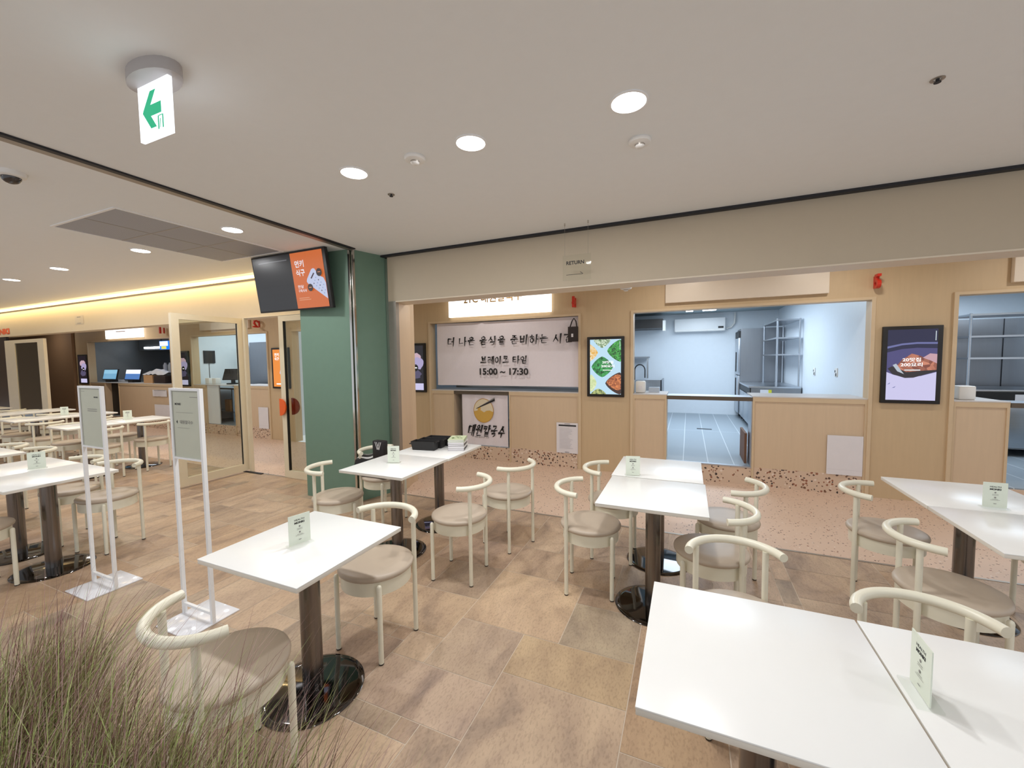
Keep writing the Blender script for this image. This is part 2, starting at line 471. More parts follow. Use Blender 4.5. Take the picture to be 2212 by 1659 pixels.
def syllable(sy):
    """'da', 'jun:n' -> strokes in the unit cell: consonant, vowel, optional final after ':'"""
    fin = None
    if ':' in sy: sy, fin = sy.split(':')
    c, v = sy[0], sy[1:]
    out = []
    def box(j, x0, x1, y0, y1, kw=1.0):
        for st in JAMO[j]: out.append(([(x0+p[0]*(x1-x0), y0+p[1]*(y1-y0)) for p in st], kw))
    lo = 0.40 if fin else 0.0
    if v in ('eu', 'u'):
        if fin: box(c, 0.22, 0.78, 0.66, 1.0, 0.85)
        else: box(c, 0.20, 0.80, 0.46, 1.0)
        yb = 0.53 if fin else (0.16 if v == 'eu' else 0.36)
        out.append(([(0.06, yb), (0.94, yb+0.05)], 0.95))
        if v == 'u': out.append(([(0.52, yb), (0.50, yb-(0.16 if fin else 0.36))], 0.9))
        if fin: box(fin, 0.20, 0.82, 0.0, 0.33 if v == 'u' else 0.40, 0.85)
    elif v == 'wo':
        box(c, 0.12, 0.56, 0.70, 1.0, 0.85); out.append(([(0.02, 0.56), (0.66, 0.60)], 0.9)); out.append(([(0.36, 0.56), (0.32, 0.36)], 0.8))
        out.append(([(0.84, 1.0), (0.84, 0.30)], 1.0)); out.append(([(0.62, 0.48), (0.84, 0.50)], 0.8)); box(fin, 0.22, 0.90, 0.0, 0.28, 0.85)
    else:
        y0 = lo+0.06 if fin else 0.14
        box(c, 0.02, 0.50 if v in ('ae', 'e') else 0.56, y0, 0.92, 0.95 if not fin else 0.88)
        xv = 0.90 if v in ('ae', 'e') else 0.80
        out.append(([(xv, 1.02), (xv-0.01, lo if fin else -0.04)], 1.05))
        ym = (0.98+lo)/2
        if v == 'a': out.append(([(xv, ym), (xv+0.24, ym+0.03)], 0.85))
        if v == 'eo': out.append(([(xv-0.24, ym), (xv, ym+0.02)], 0.85))
        if v == 'ae': out.append(([(0.66, 0.96), (0.65, lo)], 0.9)); out.append(([(0.66, ym), (0.90, ym+0.02)], 0.8))
        if v == 'e': out.append(([(0.70, 0.96), (0.69, lo)], 0.9)); out.append(([(0.50, ym), (0.70, ym+0.02)], 0.8))
        if fin: box(fin, 0.24, 0.92, 0.0, 0.36, 0.85)
    return out
def wallM(x, y, z, yaw=0.0, tilt=0.0):
    return Matrix.Translation((x, y, z)) @ Matrix.Rotation(yaw, 4, 'Z') @ Matrix.Rotation(tilt, 4, 'X')

# ================================================================== STRUCTURE
# tiled floor, random stone format with pale joints
def build_floor():
    u = 0.1033
    x0, y0 = -0.86, 2.125
    X0, X1, Y0, Y1 = -16.5, 5.6, -2.6, 3.90
    i0, i1 = math.floor((X0-x0)/u), math.ceil((X1-x0)/u)
    j0, j1 = math.floor((Y0-y0)/u), int((Y1-y0)/u)+1
    occ = set(); tiles = []
    def put(i, j, w, h, t=None):
        for a in range(i, i+w):
            for b in range(j, j+h): occ.add((a, b))
        tiles.append((i, j, w, h, t))
    # tiles that can be made out in front of the tables
    put(0, -3, 6, 3, (0.98, 0.90, 0.76)); put(0, -9, 6, 6, (0.98, 0.92, 0.88)); put(-4, -4, 4, 4, (0.95, 0.90, 0.88)); put(-6, -7, 6, 3, (0.98, 0.92, 0.93))
    put(-4, 0, 6, 6, (1.07, 0.98, 0.88)); put(2, 0, 4, 4, (0.86, 0.86, 0.82)); put(2, 4, 4, 2, (0.85, 0.76, 0.70)); put(-10, -2, 6, 4, (0.98, 0.90, 0.82)); put(-8, 2, 4, 4, (0.84, 0.78, 0.74))
    put(6, -9, 6, 4, (0.86, 0.80, 0.78)); put(6, -5, 4, 6, (0.92, 0.80, 0.68)); put(-10, -9, 4, 6, (0.88, 0.80, 0.78))
    rd = random.Random(3)
    sizes = [(6, 6), (6, 4), (4, 6), (6, 3), (4, 4), (4, 4), (3, 6), (4, 2)]
    for j in range(j0, j1):
        for i in range(i0, i1):
            if (i, j) in occ: continue
            opts = sizes[:]; rd.shuffle(opts)
            for w, h in opts + [(3, 3), (2, 4), (4, 2), (2, 3), (3, 2), (2, 2), (1, 3), (3, 1), (2, 1), (1, 2), (1, 1)]:
                if all((a, b) not in occ for a in range(i, i+w) for b in range(j, j+h)): put(i, j, w, h); break
    bm = bmesh.new()
    lay = bm.loops.layers.float_color.new('tint')
    g = 0.0022
    pal = [(1.0, 0.93, 0.88), (0.93, 0.86, 0.82), (0.86, 0.83, 0.80), (1.0, 0.91, 0.84), (0.96, 0.84, 0.74), (0.86, 0.76, 0.71), (1.02, 0.95, 0.90)]
    for i, j, w, h, t in tiles:
        a, b = x0+i*u+g, x0+(i+w)*u-g
        c, d = y0+j*u+g, min(y0+(j+h)*u-g, Y1)
        if d <= c: continue
        f = bm.faces.new([bm.verts.new(p) for p in ((a, c, 0), (b, c, 0), (b, d, 0), (a, d, 0))])
        t = t or pal[rd.randrange(len(pal))]; k = rd.uniform(0.92, 1.05)
        for lp in f.loops: lp[lay] = (t[0]*k, t[1]*k, t[2]*k, 1)
    # joints: one sheet just below the tiles' faces
    f = bm.faces.new([bm.verts.new(p) for p in ((X0, Y0, -0.0012), (X1, Y0, -0.0012), (X1, Y1+0.005, -0.0012), (X0, Y1+0.005, -0.0012))])
    f.material_index = 1
    me = bpy.data.meshes.new('floor'); bm.to_mesh(me); bm.free()
    me.materials.append(tile_stone('slate_tile')); me.materials.append(mat('pale_grout', (214, 198, 178), 0.8))
    o = bpy.data.objects.new('floor', me); C.objects.link(o)
    struct(o, 'brown slate-look tiled floor with pale joints under the tables')
build_floor()
b = WB(); b.box(-21, 5.6, YF+0.005, YS+0.02, -0.06, 0.0); struct(b.build('floor', M_terr), 'pink terrazzo floor strip in front of the food stalls')
b = WB(); b.box(-21, 5.6, -2.6, 3.885, CEIL, CEIL+0.1); struct(b.build('ceiling', M_ceil), 'pale painted ceiling over the dining area')
b = WB(); b.box(-21, 5.6, 3.92, YS+0.15, 2.78, 2.86); struct(b.build('ceiling', M_soff), 'ceiling over the stall counters')
# shop-front soffits
b = WB(); b.box(-3.28, 5.6, YF, 4.17, 2.30, CEIL+0.08); struct(b.build('wall_upper_right', M_soff), 'beige soffit band above the right shop front')
b = WB(); b.box(-3.28, 5.6, YF-0.004, 4.174, 2.288, 2.300); struct(b.build('trim_1', M_soff_bounce), 'right soffit underside, coloured paler for bounced light')
b = WB(); b.box(-21, -4.185, YF+0.01, 4.10, 2.24, CEIL+0.08); struct(b.build('wall_upper_left', M_softl), 'cream soffit band above the left shop front')
b = WB(); b.box(-3.43, 5.6, 3.855, 3.905, CEIL-0.022, CEIL+0.03); struct(b.build('trim_2', M_track), 'dark ceiling track along the right shop front')
b = WB(); b.box(-3.395, -3.355, -2.6, 3.50, CEIL-0.012, CEIL+0.02); struct(b.build('trim_3', M_track), 'dark ceiling track running toward the green column')
b = WB(); b.box(-3.47, -3.39, -2.6, 3.50, CEIL-0.006, CEIL+0.02); struct(b.build('trim_4', M_alu), 'grey metal strip beside the dark ceiling track')
b = WB(); b.box(-3.2, 5.6, YF-0.012, YF+0.012, -0.01, 0.003); b.box(-5.88, -5.12, YF-0.012, YF+0.012, -0.01, 0.003); struct(b.build('trim_5', M_alu), 'metal threshold strip between tile and terrazzo')
# green column with metal guide rails
b = WB(); b.prism([(-4.18, 3.45), (-3.43, 3.50), (-3.30, 3.93), (-3.30, 4.05), (-4.18, 4.05)], 0, CEIL+0.02); struct(b.build('wall_column', M_green), 'sage green square column beside the shop front')
b = WB(); b.box(-3.452, -3.425, 3.478, 3.498, 0, CEIL-0.01); b.box(-3.415, -3.392, 3.495, 3.52, 0, CEIL-0.01); struct(b.build('trim_6', M_chrome), 'paired chrome guide rails on the corner of the green column')
b = WB(); b.box(-3.30, -3.268, 3.905, 3.935, 0, CEIL-0.02); struct(b.build('trim_7', M_chrome), 'chrome guide rail where the column meets the soffit')
b = WB(); b.box(-3.268, -3.16, 3.905, 3.96, 0, 2.30); struct(b.build('trim_8', M_alu), 'grey aluminium jamb post of the right shop front')
b = WB(); b.box(-3.50, -3.30, 4.05, 4.43, 0, 2.78); b.prism([(-3.30, 3.96), (-3.17, 3.96), (-3.325, 4.43), (-3.42, 4.43), (-3.42, 4.05)], 0, 2.30); struct(b.build('wall_pier', M_panel), 'wood-faced return wall behind the aluminium jamb')

# stall front wall
OPEN = {'one': (-15.2, -11.35), 'two': (-10.5, -7.97), 'three': (-7.22, -4.70), 'four': (-3.96, -1.445), 'five': (-0.69, 1.845), 'six': (2.555, 5.4)}
ZT, ZC, ZP0 = 2.21, 1.115, 0.23
xs = [-21.0]
for k in OPEN: xs += list(OPEN[k])
xs.append(5.6)
for i in range(0, len(xs), 2):
    if xs[i+1] > xs[i]:
        b = WB(); b.box(xs[i], xs[i+1], YS, YS+0.14, 0, 2.80); struct(b.build('wall_back', M_veneer), 'beige veneer pier between stall openings')
for k, (xl, xr) in OPEN.items():
    b = WB(); b.box(xl, xr, YS, YS+0.14, ZT, 2.80); struct(b.build('wall_back', M_veneer), 'beige veneer panel above a stall opening')
b = WB()
for k, (xl, xr) in OPEN.items():
    b.box(xl-0.035, xl, YS-0.02, YS+0.001, 0.0, ZT+0.03); b.box(xr, xr+0.035, YS-0.02, YS+0.001, 0.0, ZT+0.03); b.box(xl, xr, YS-0.02, YS+0.001, ZT, ZT+0.03)
struct(b.build('trim_9', M_edge), 'raised veneer frames around the stall openings')
b = WB(); b.box(-21.2, -21, -2.6, 8, 0, CEIL); struct(b.build('wall_left', M_unlit_wall), 'far left wall of the food court')

# kitchens behind the stalls (raised floors)
def kitchen(name, x0, x1, yb, power=None, lx=None, wallm=M_kwall, zc=2.65, y0=None):
    y0 = y0 or YS+0.14
    b = WB(); b.box(x0, x1, YS+0.02, yb, ZP0-0.2, ZP0); struct(b.build('floor', FLK), 'grey tiled kitchen floor of stall ' + name)
    b = WB(); b.box(x0, x1, y0, yb, zc, zc+0.05); struct(b.build('ceiling', M_kceil), 'kitchen ceiling of stall ' + name)
    for q in ((x0-0.04, x0, y0, yb), (x1, x1+0.04, y0, yb), (x0-0.04, x1+0.04, yb, yb+0.05)):
        b = WB(); b.box(*q, 0, zc+0.05); struct(b.build('wall_kitchen', wallm), 'kitchen wall of stall ' + name)
    if power:
        area_light('kitchen_light', ((x0+x1)/2 if lx is None else lx, (y0+yb)/2, zc-0.03), 1.6, power, (0.74, 0.87, 1.0), shape='RECTANGLE', size_y=2.4)
FLK = bpy.data.materials.new('grey_kitchen_tile'); FLK.use_nodes = True
def _flk():
    nt = FLK.node_tree; b = nt.nodes['Principled BSDF']
    tc = nt.nodes.new('ShaderNodeTexCoord'); br = nt.nodes.new('ShaderNodeTexBrick')
    br.offset = 0.0; br.inputs['Scale'].default_value = 1.0; br.inputs['Brick Width'].default_value = 0.30; br.inputs['Row Height'].default_value = 6.0
    br.inputs['Mortar Size'].default_value = 0.006
    br.inputs['Color1'].default_value = L((150, 160, 168)); br.inputs['Color2'].default_value = L((145, 155, 164)); br.inputs['Mortar'].default_value = L((200, 206, 210))
    nt.links.new(tc.outputs['Object'], br.inputs['Vector']); nt.links.new(br.outputs['Color'], b.inputs['Base Color']); b.inputs['Roughness'].default_value = 0.4
_flk()
kitchen('five', -1.35, 1.85, 10.9, KITCHEN_W)
kitchen('six', 1.92, 5.4, 9.6, KITCHEN_W*0.7)
kitchen('four', -4.62, -1.42, 8.6, KITCHEN_W*0.06)
kitchen('two', -10.58, -7.75, 8.2, KITCHEN_W*0.6)
kitchen('one', -15.4, -11.2, 8.2, KITCHEN_W*0.12, wallm=mat('grey_kitchen_panel', (150, 156, 160), 0.4))

# ================================================================== STALL COUNTERS
def counter(xl, xr, label, gapside=None):
    t = thing('stall_counter', ((xl+xr)/2, YS+0.1, 0), label, 'counter', 'veneered stall counters')
    b = WB(); b.box(xl, xr, YS+0.004, YS+0.30, ZP0, 1.103); b.part('cabinet_body', M_panel, t)
    b = WB(); b.box(xl, xr, YS-0.008, YS+0.004, 1.05, 1.103); b.box(xl, xl+0.022, YS-0.008, YS+0.004, 0, 1.05); b.box(xr-0.022, xr, YS-0.008, YS+0.004, 0, 1.05)
    b.part('edging', M_edge, t)
    b = WB(); b.box(xl+0.022, xr-0.022, YS+0.002, YS+0.30, 0, ZP0); b.part('skirting', M_skirt, t, 'terrazzo skirting with dark chips')
    return t
def worktop(xl, xr, label, y1=6.32, step=None):
    b = WB(); b.box(xl, xr, YS-0.01, y1, 1.103, ZC)
    return tag(b.build('counter_worktop', M_wtop), label, 'worktop', 'stall worktops')
def skirt_gap(x0, x1, label):
    b = WB(); b.box(x0, x1, YS+0.002, YS+0.018, 0, ZP0-0.012)
    o = b.build('trim_10', M_skirt); return struct(o, label)
def flap(x0, x1, label):
    t = thing('counter_flap', ((x0+x1)/2, YS+0.1, 1.05), label, 'counter flap')
    b = WB(); b.box(x0+0.004, x1-0.004, YS-0.004, YS+0.30, 1.055, 1.102); b.part('flap_board', M_stain, t)
    b = WB(); b.box(x0+0.004, x1-0.004, YS-0.012, YS-0.003, 1.052, 1.102); b.part('dark_front_edge', mat('dark_flap_edge', (92, 80, 66), 0.5), t)
for key, lab in (('one', 'far stall by the blue lamp'), ('two', 'stall seen through the open glass door'), ('four', 'noodle stall with the white banner'), ('five', 'stall with the open bright kitchen'), ('six', 'stall at the right edge')):
    xl, xr = OPEN[key]
    g0, g1 = xl+0.43, xl+1.42
    if key == 'one': g0, g1 = -14.45, -13.78
    counter(xl, g0, 'narrow left beige counter unit of the ' + lab)
    counter(g1, xr, 'wide right beige counter unit of the ' + lab)
    worktop(xl, g0 if key != 'four' else xr, 'grey worktop on the narrow counter of the ' + lab if key != 'four' else 'grey worktop under the break-time banner of the ' + lab)
    if key != 'four': worktop(g1, xr, 'grey worktop on the wide counter of the ' + lab)
    skirt_gap(g0, g1, 'terrazzo upstand in the counter gap of the ' + lab)
    if key in ('five', 'six'): flap(g0, g1, 'dark-edged lift-up flap bridging the counter of the ' + lab)
# steel linings beside the counter gaps
for key in ('five',):
    xl, xr = OPEN[key]
    b = WB(); b.box(xl+1.408, xl+1.42, YS+0.01, YS+0.28, ZP0, 1.05); struct(b.build('trim_11', M_stain), 'steel lining on the side of the counter gap')
    b = WB(); b.box(xl+0.43, xl+1.42, YS-0.002, YS+0.06, ZP0-0.014, ZP0+0.003); struct(b.build('trim_12', M_stain), 'steel threshold of the open kitchen')

# ================================================================== CHAIRS
M_chairs = 'cream chairs with round taupe seats'
def make_chair():
    t = thing('dining_chair', (0, 0, 0), '', 'chair', M_chairs)
    b = MB()
    b.lathe([(0.0, 0.438), (0.196, 0.438), (0.205, 0.446), (0.207, 0.456), (0.203, 0.466), (0.190, 0.473), (0.12, 0.477), (0.0, 0.478)], seg=40, caps=False)
    b.build('seat', M_seat, t)
    b = MB()
    b.lathe([(0.176, 0.362), (0.190, 0.362), (0.190, 0.438), (0.176, 0.438), (0.176, 0.362)], seg=40, caps=False)
    b.build('seat_frame', M_cream, t)
    for x in (-1, 1):
        for y in (-1, 1):
            b = MB(); px, py = 0.150*x, 0.150*y
            if x < 0: b.lathe([(0.0135, 0.006), (0.0135, 0.418), (0.011, 0.426), (0.005, 0.431), (0, 0.432)], (px, py, 0), 12)
            else: b.lathe([(0.0135, 0.006), (0.0135, 0.695)], (px, py, 0), 12)
            lg = b.build('leg', M_cream, t)
            b = MB(); b.lathe([(0.0125, 0.0), (0.0142, 0.003), (0.0142, 0.008)], (px, py, 0), 12); b.build('foot_cap', M_rubber, lg)
    b = MB()
    path = []
    n = 26
    for i in range(n+1):
        a = math.radians(-79 + 158*i/n)
        path.append((0.034+0.200*math.cos(a), 0.200*math.sin(a), 0.706))
    b.tube(path, 0.0190, 14)
    b.build('backrest_rail', M_cream, t)
    return t
chair0 = make_chair(); chair_n = 0
def chair(x, y, deg, label):
    global chair_n
    o = chair0 if chair_n == 0 else dup(chair0)
    chair_n += 1
    o.location = (x, y, 0); o.rotation_euler = (0, 0, math.radians(deg)); o['label'] = label
    return o
chair(-1.587, 0.935, -100, 'nearest cream chair, half hidden behind the grass, front left')
chair(-1.620, 1.768, 90, 'cream chair on the far side of the nearest left table, partly tucked under')
chair(-2.735, 2.555, 217, 'cream chair turned outward in front of the green column')
chair(-2.805, 3.20, 172, 'cream chair with the black striped bag, beside the green column')
chair(-1.557, 2.585, 6, 'cream chair standing clear to the right of the table with trays')
chair(-1.429, 3.195, -20, 'cream chair right of the tray table, farther back by the terrazzo')
chair(-0.615, 2.775, 188, 'cream chair on the near left side of the middle pair of tables')
chair(-0.545, 3.325, 181, 'cream chair on the far left side of the middle pair of tables')
chair(0.262, 3.200, -19, 'cream chair on the far right side of the middle pair of tables')
chair(0.135, 2.642, -1, 'cream chair on the near right side of the middle pair of tables')
chair(0.218, 1.985, 100, 'cream chair behind the left half of the big front table, back toward the stalls')
chair(0.757, 1.700, 93, 'cream chair behind the right half of the big front table, near its card')
chair(1.197, 3.355, 161, 'cream chair on the far left side of the right-hand tables')
chair(1.182, 2.615, 173, 'cream chair on the near left side of the right-hand tables')
chair(2.02, 3.33, 4, 'cream chair mostly hidden beyond the right-hand tables at the photo edge')
chair(-4.666, 1.826, 105, 'cream chair behind the left card table, standing right beside the first signboard')
chair(-5.216, 1.79, 92, 'cream chair behind the left card table, second from its right corner')
chair(-4.62, 1.06, -88, 'cream chair cut by the left edge of the photo in front of the card table')
chair(-6.294, 1.815, 91, 'cream chair with curved rail just above the card on the left table')
chair(-6.92, 1.80, 93, 'cream chair farthest left in the row behind the left card tables')
chair(-7.56, 3.515, 1, 'cream chair at the far right end of the left tables by the glass door')
chair(-7.53, 2.93, -1, 'cream chair behind the two signboards, right of the left tables')
chair(-8.40, 2.92, 181, 'cream chair on the left side of the first table column by the signboards')
chair(-8.42, 3.52, 180, 'cream chair on the left of the first table column, nearer the stalls')
chair(-9.26, 2.92, -2, 'cream chair on the right side of the second table column, front')
chair(-9.26, 3.52, 0, 'cream chair on the right side of the second table column, rear')
chair(-10.22, 2.95, 179, 'cream chair on the left side of the second table column, front')
chair(-10.24, 3.50, 180, 'cream chair on the left side of the second table column, rear')
chair(-10.83, 2.93, 1, 'cream chair on the right side of the third table column, front')
chair(-10.83, 3.52, 0, 'cream chair on the right side of the third table column, rear')
chair(-11.80, 3.50, 180, 'cream chair on the left side of the third table column, rear')
chair(-12.55, 3.50, 0, 'cream chair on the right side of the farthest table column')

# ================================================================== TABLES
def make_table():
    t = thing('dining_table', (0, 0, 0), '', 'table', 'square white pedestal tables')
    b = MB(); b.box(-0.309, 0.309, -0.309, 0.309, 0.735, 0.74, bev=0.0015)
    top = b.build('tabletop', M_top, t)
    b = MB(); b.box(-0.308, 0.308, -0.308, 0.308, 0.718, 0.7352, bev=0.001)
    b.build('edge_band', M_topedge, top)
    b = MB(); b.lathe([(0.047, 0.012), (0.047, 0.706)], seg=28); b.build('pedestal', M_steel, t)
    b = MB(); b.box(-0.17, 0.17, -0.03, 0.03, 0.706, 0.718); b.box(-0.03, 0.03, -0.17, 0.17, 0.706, 0.718); b.build('bracket', M_black, t)
    b = MB(); b.lathe([(0.233, 0.0), (0.235, 0.003), (0.232, 0.006), (0.20, 0.009), (0.10, 0.013), (0.049, 0.016)], seg=56); b.build('base_plate', M_mirror, t)
    return t
table0 = make_table(); table_n = 0
def table(x, y, label, deg=0.0):
    global table_n
    o = table0 if table_n == 0 else dup(table0)
    table_n += 1
    o.location = (x, y, 0); o.rotation_euler = (0, 0, math.radians(deg)); o['label'] = label
    return o
table(-1.668, 1.363, 'single white table with a card, nearest on the left by the grass')
table(-0.195, 2.700, 'nearer white table of the middle pair')
table(-0.205, 3.335, 'farther white table of the middle pair, holding the card', 0.0)
table(-2.235, 2.700, 'nearer white table of the pair beside the green column')
table(-2.225, 3.325, 'farther white table holding black trays and a stack of books')
table(1.570, 2.722, 'nearer white table of the pair at the right edge')
table(1.570, 3.345, 'farther white table of the pair at the right edge')
table(0.198, 1.308, 'left half of the big white front table, bottom right')
table(0.822, 1.308, 'right half of the big white front table with the standing card')
table(-4.585, 1.443, 'white table with mirror base, left of the first signboard')
table(-5.207, 1.443, 'white table with the card, cut by the left edge')
table(-6.35, 1.465, 'white table corner at the left edge behind the card')
table(-7.905, 2.92, 'white table behind the first signboard, front of its pair')
table(-7.905, 3.541, 'white table between the two signboards, rear of its pair')
table(-9.745, 2.98, 'white table in the second column at left, front of its pair')
table(-9.745, 3.601, 'white table in the second column at left, rear of its pair')
table(-11.28, 2.98, 'white table in the third column at left, front of its pair')
table(-11.28, 3.601, 'white table in the third column at left, rear of its pair')
table(-13.05, 3.30, 'white table farthest left in the back of the room')

# ------------------------------------------------------------------ table cards
def make_cards():
    t = thing('table_card', (0, 0, 0), '', 'card', 'acrylic table cards')
    b = MB(); b.box(-0.056, 0.056, -0.026, 0.026, 0, 0.006, bev=0.0012); b.build('clear_foot', M_acryl, t)
    b = MB(); b.box(-0.050, 0.050, -0.0015, 0.0015, 0.006, 0.146); b.build('printed_card', M_cardp, t)
    for yaw in (0.0, PI):
        f = Flat(wallM(0, 0, 0, yaw) @ Matrix.Translation((0, -0.0016, 0)), 0.0002)
        f.text('HEALTH', 0, 0.122, M_ink, h=0.0080, w=0.046, bold=0.02)
        f.text('MONKI', 0, 0.108, M_ink, h=0.0100, w=0.046, bold=0.055)
        f.disc(0, 0.090, 0.0042, M_grey, n=14); f.rect(-0.013, 0.013, 0.0795, 0.0807, M_grey); f.rect(-0.013, 0.013, 0.0745, 0.0757, M_grey)
        f.disc(0, 0.062, 0.0042, M_grey, n=14); f.rect(-0.012, 0.012, 0.0520, 0.0532, M_grey); f.rect(-0.020, 0.020, 0.0470, 0.0482, M_grey)
        f.rect(-0.006, 0.006, 0.026, 0.0285, M_grey)
        o = f.build('lettering'); o.parent = t
    return t
card0 = make_cards(); card_n = 0
def card(x, y, deg, label):
    global card_n
    o = card0 if card_n == 0 else dup(card0)
    card_n += 1
    o.location = (x, y, 0.7402); o.rotation_euler = (0, 0, math.radians(deg)); o['label'] = label
card(-1.674, 1.328, 76.7, 'pale card in a clear stand on the nearest left table')
card(-2.274, 2.726, 20.6, 'pale card in a clear stand on the table in front of the black trays')
card(-0.364, 3.049, 13.9, 'pale card in a clear stand on the middle pair of tables')
card(1.572, 3.106, 0.8, 'pale card in a clear stand on the right-hand pair of tables')
card(0.547, 1.308, -90.7, 'pale card seen nearly edge-on on the big front table')
card(-4.943, 1.504, 68.0, 'pale card in a clear stand on the left table by the photo edge')
card(-7.98, 3.42, 62, 'small distant card on the table between the two signboards')
card(-9.80, 3.35, 50, 'small distant card on the second column of left tables')

# ------------------------------------------------------------------ trays, books and the bag
def tray(x, y, z, label):
    t = thing('black_tray', (x, y, z), label, 'tray', 'black trays on the tray table', rz=math.radians(8))
    b = MB()
    w, d, h, k = 0.125, 0.055, 0.085, 0.012
    lo = [(-w+k, -d+k, 0), (w-k, -d+k, 0), (w-k, d-k, 0), (-w+k, d-k, 0)]
    hi = [(-w, -d, h), (w, -d, h), (w, d, h), (-w, d, h)]
    th = 0.004
    hi2 = [(-w+th, -d+th, h), (w-th, -d+th, h), (w-th, d-th, h), (-w+th, d-th, h)]
    lo2 = [(-w+k+th, -d+k+th, th), (w-k-th, -d+k+th, th), (w-k-th, d-k-th, th), (-w+k+th, d-k-th, th)]
    V = [[b.bm.verts.new(p) for p in r] for r in (lo, hi, hi2, lo2)]
    b._face(V[0][::-1]); b._face(V[3])
    for A, B in zip(V, V[1:]):
        for i in range(4): b._face([A[i], A[(i+1) % 4], B[(i+1) % 4], B[i]])
    b.build('tray_shell', M_black, t)
    b = MB(); b.box(-w-0.022, -w+0.001, -d*0.8, d*0.8, h-0.030, h-0.022); b.box(w-0.001, w+0.010, -d*0.8, d*0.8, h-0.012, h-0.004); b.build('rim_lip', M_black, t)
tray(-2.335, 3.262, 0.7402, 'nearest black plastic tray beside the stack of books')
tray(-2.330, 3.380, 0.7402, 'middle black plastic tray of the three on the table')
tray(-2.325, 3.498, 0.7402, 'rearmost black plastic tray of the three on the table')
def book(z, th, w, d, dx, rz, cover, label):
    cx, cy = -2.062, 3.418
    t = thing('book', (cx+dx, cy, z), label, 'book', 'books stacked on the tray table', rz=math.radians(rz))
    b = MB(); b.box(-w/2+0.002, w/2-0.002, -d/2+0.003, d/2-0.003, 0.0012, th-0.0012); b.build('pages', M_paper, t)
    b = MB(); b.box(-w/2, w/2, -d/2, d/2, 0, 0.0012); b.box(-w/2, w/2, -d/2, d/2, th-0.0012, th); b.box(w/2-0.0015, w/2, -d/2, d/2, 0, th); b.build('cover', cover, t)
    return t
MBK = [mat('white_book_cover', (236, 234, 230), 0.4), mat('black_book_cover', (36, 32, 32), 0.4), mat('pale_green_cover', (214, 226, 184), 0.4)]
zz = 0.7402
for i, (th, c, lab, rz, dx) in enumerate(((0.022, 1, 'bottom book of the stack, thick with dark spine', 22, 0), (0.020, 0, 'second book from the bottom of the stack, white', 20, 0.002), (0.020, 1, 'middle book of the stack with a black spine', 23, -0.002), (0.018, 0, 'white book just under the green ones in the stack', 19, 0.003), (0.012, 2, 'pale green book second from the top of the stack', 24, -0.003), (0.012, 2, 'topmost pale green book with leaf print in the stack', 21, -0.001))):
    t = book(zz, th, 0.155, 0.225, dx, rz, MBK[c], lab)
    if i == 5:
        f = Flat(Matrix.Translation((0, 0, th)) @ Matrix.Rotation(-PI/2, 4, 'X'), 0.0003)
        gl = mat('leaf_print_green', (120, 150, 90), 0.6)
        for q in range(14): f.blob(random.uniform(-0.05, 0.05), random.uniform(-0.05, 0.06), 0.012, gl, seed=q, ry=0.006)
        o = f.build('cover_print'); o.parent = t
    zz += th + 0.0002
def chair_bag():
    t = thing('striped_bag', (-2.80, 3.15, 0.478), 'black bag with white stripes slumped on the chair by the green column', 'bag')
    b = WB()
    nx, ny = 16, 14
    g = []
    for i in range(nx+1):
        row = []
        for j in range(ny+1):
            a, c = i/nx, j/ny
            x = -3.045 + 0.40*a; y = 3.03 + 0.30*c
            z = 0.51 + (0.14+0.10*a)*(0.35+0.65*math.sin(PI*(0.15+0.7*c))) + 0.012*math.sin(9*a+5*c)
            if i in (0, nx) or j in (0, ny): z = 0.481
            row.append(b.bm.verts.new((x, y, z)))
        g.append(row)
    for i in range(nx):
        for j in range(ny):
            b.mi = 1 if (j % 4 == 2) else 0
            b._face([g[i][j], g[i+1][j], g[i+1][j+1], g[i][j+1]], True)
    b.mi = 0
    b._face([g[i][0] for i in range(nx+1)] + [g[nx][j] for j in range(1, ny+1)] + [g[i][ny] for i in range(nx-1, -1, -1)] + [g[0][j] for j in range(ny-1, 0, -1)])
    b.part('bag_body', [mat('black_nylon', (24, 22, 24), 0.6), mat('white_stripe', (210, 208, 206), 0.6)], t)
    b = WB(); b.box(-2.80, -2.665, 3.05, 3.12, 0.66, 0.835, bev=0.012); b.part('upper_flap', mat('black_nylon', (24, 22, 24), 0.6), t)
    f = Flat(wallM(-2.735, 3.048, 0.78))
    ws = mat('white_stripe', (210, 208, 206), 0.6)
    for s in (0.0, 0.02):
        f.poly([(-0.03+s, 0.045), (-0.022+s, 0.045), (0.004+s, -0.03), (-0.004+s, -0.03)], ws); f.poly([(0.03+s, 0.045), (0.022+s, 0.045), (-0.004+s, -0.03), (0.004+s, -0.03)], ws)
    f.build('stripes', t)
chair_bag()

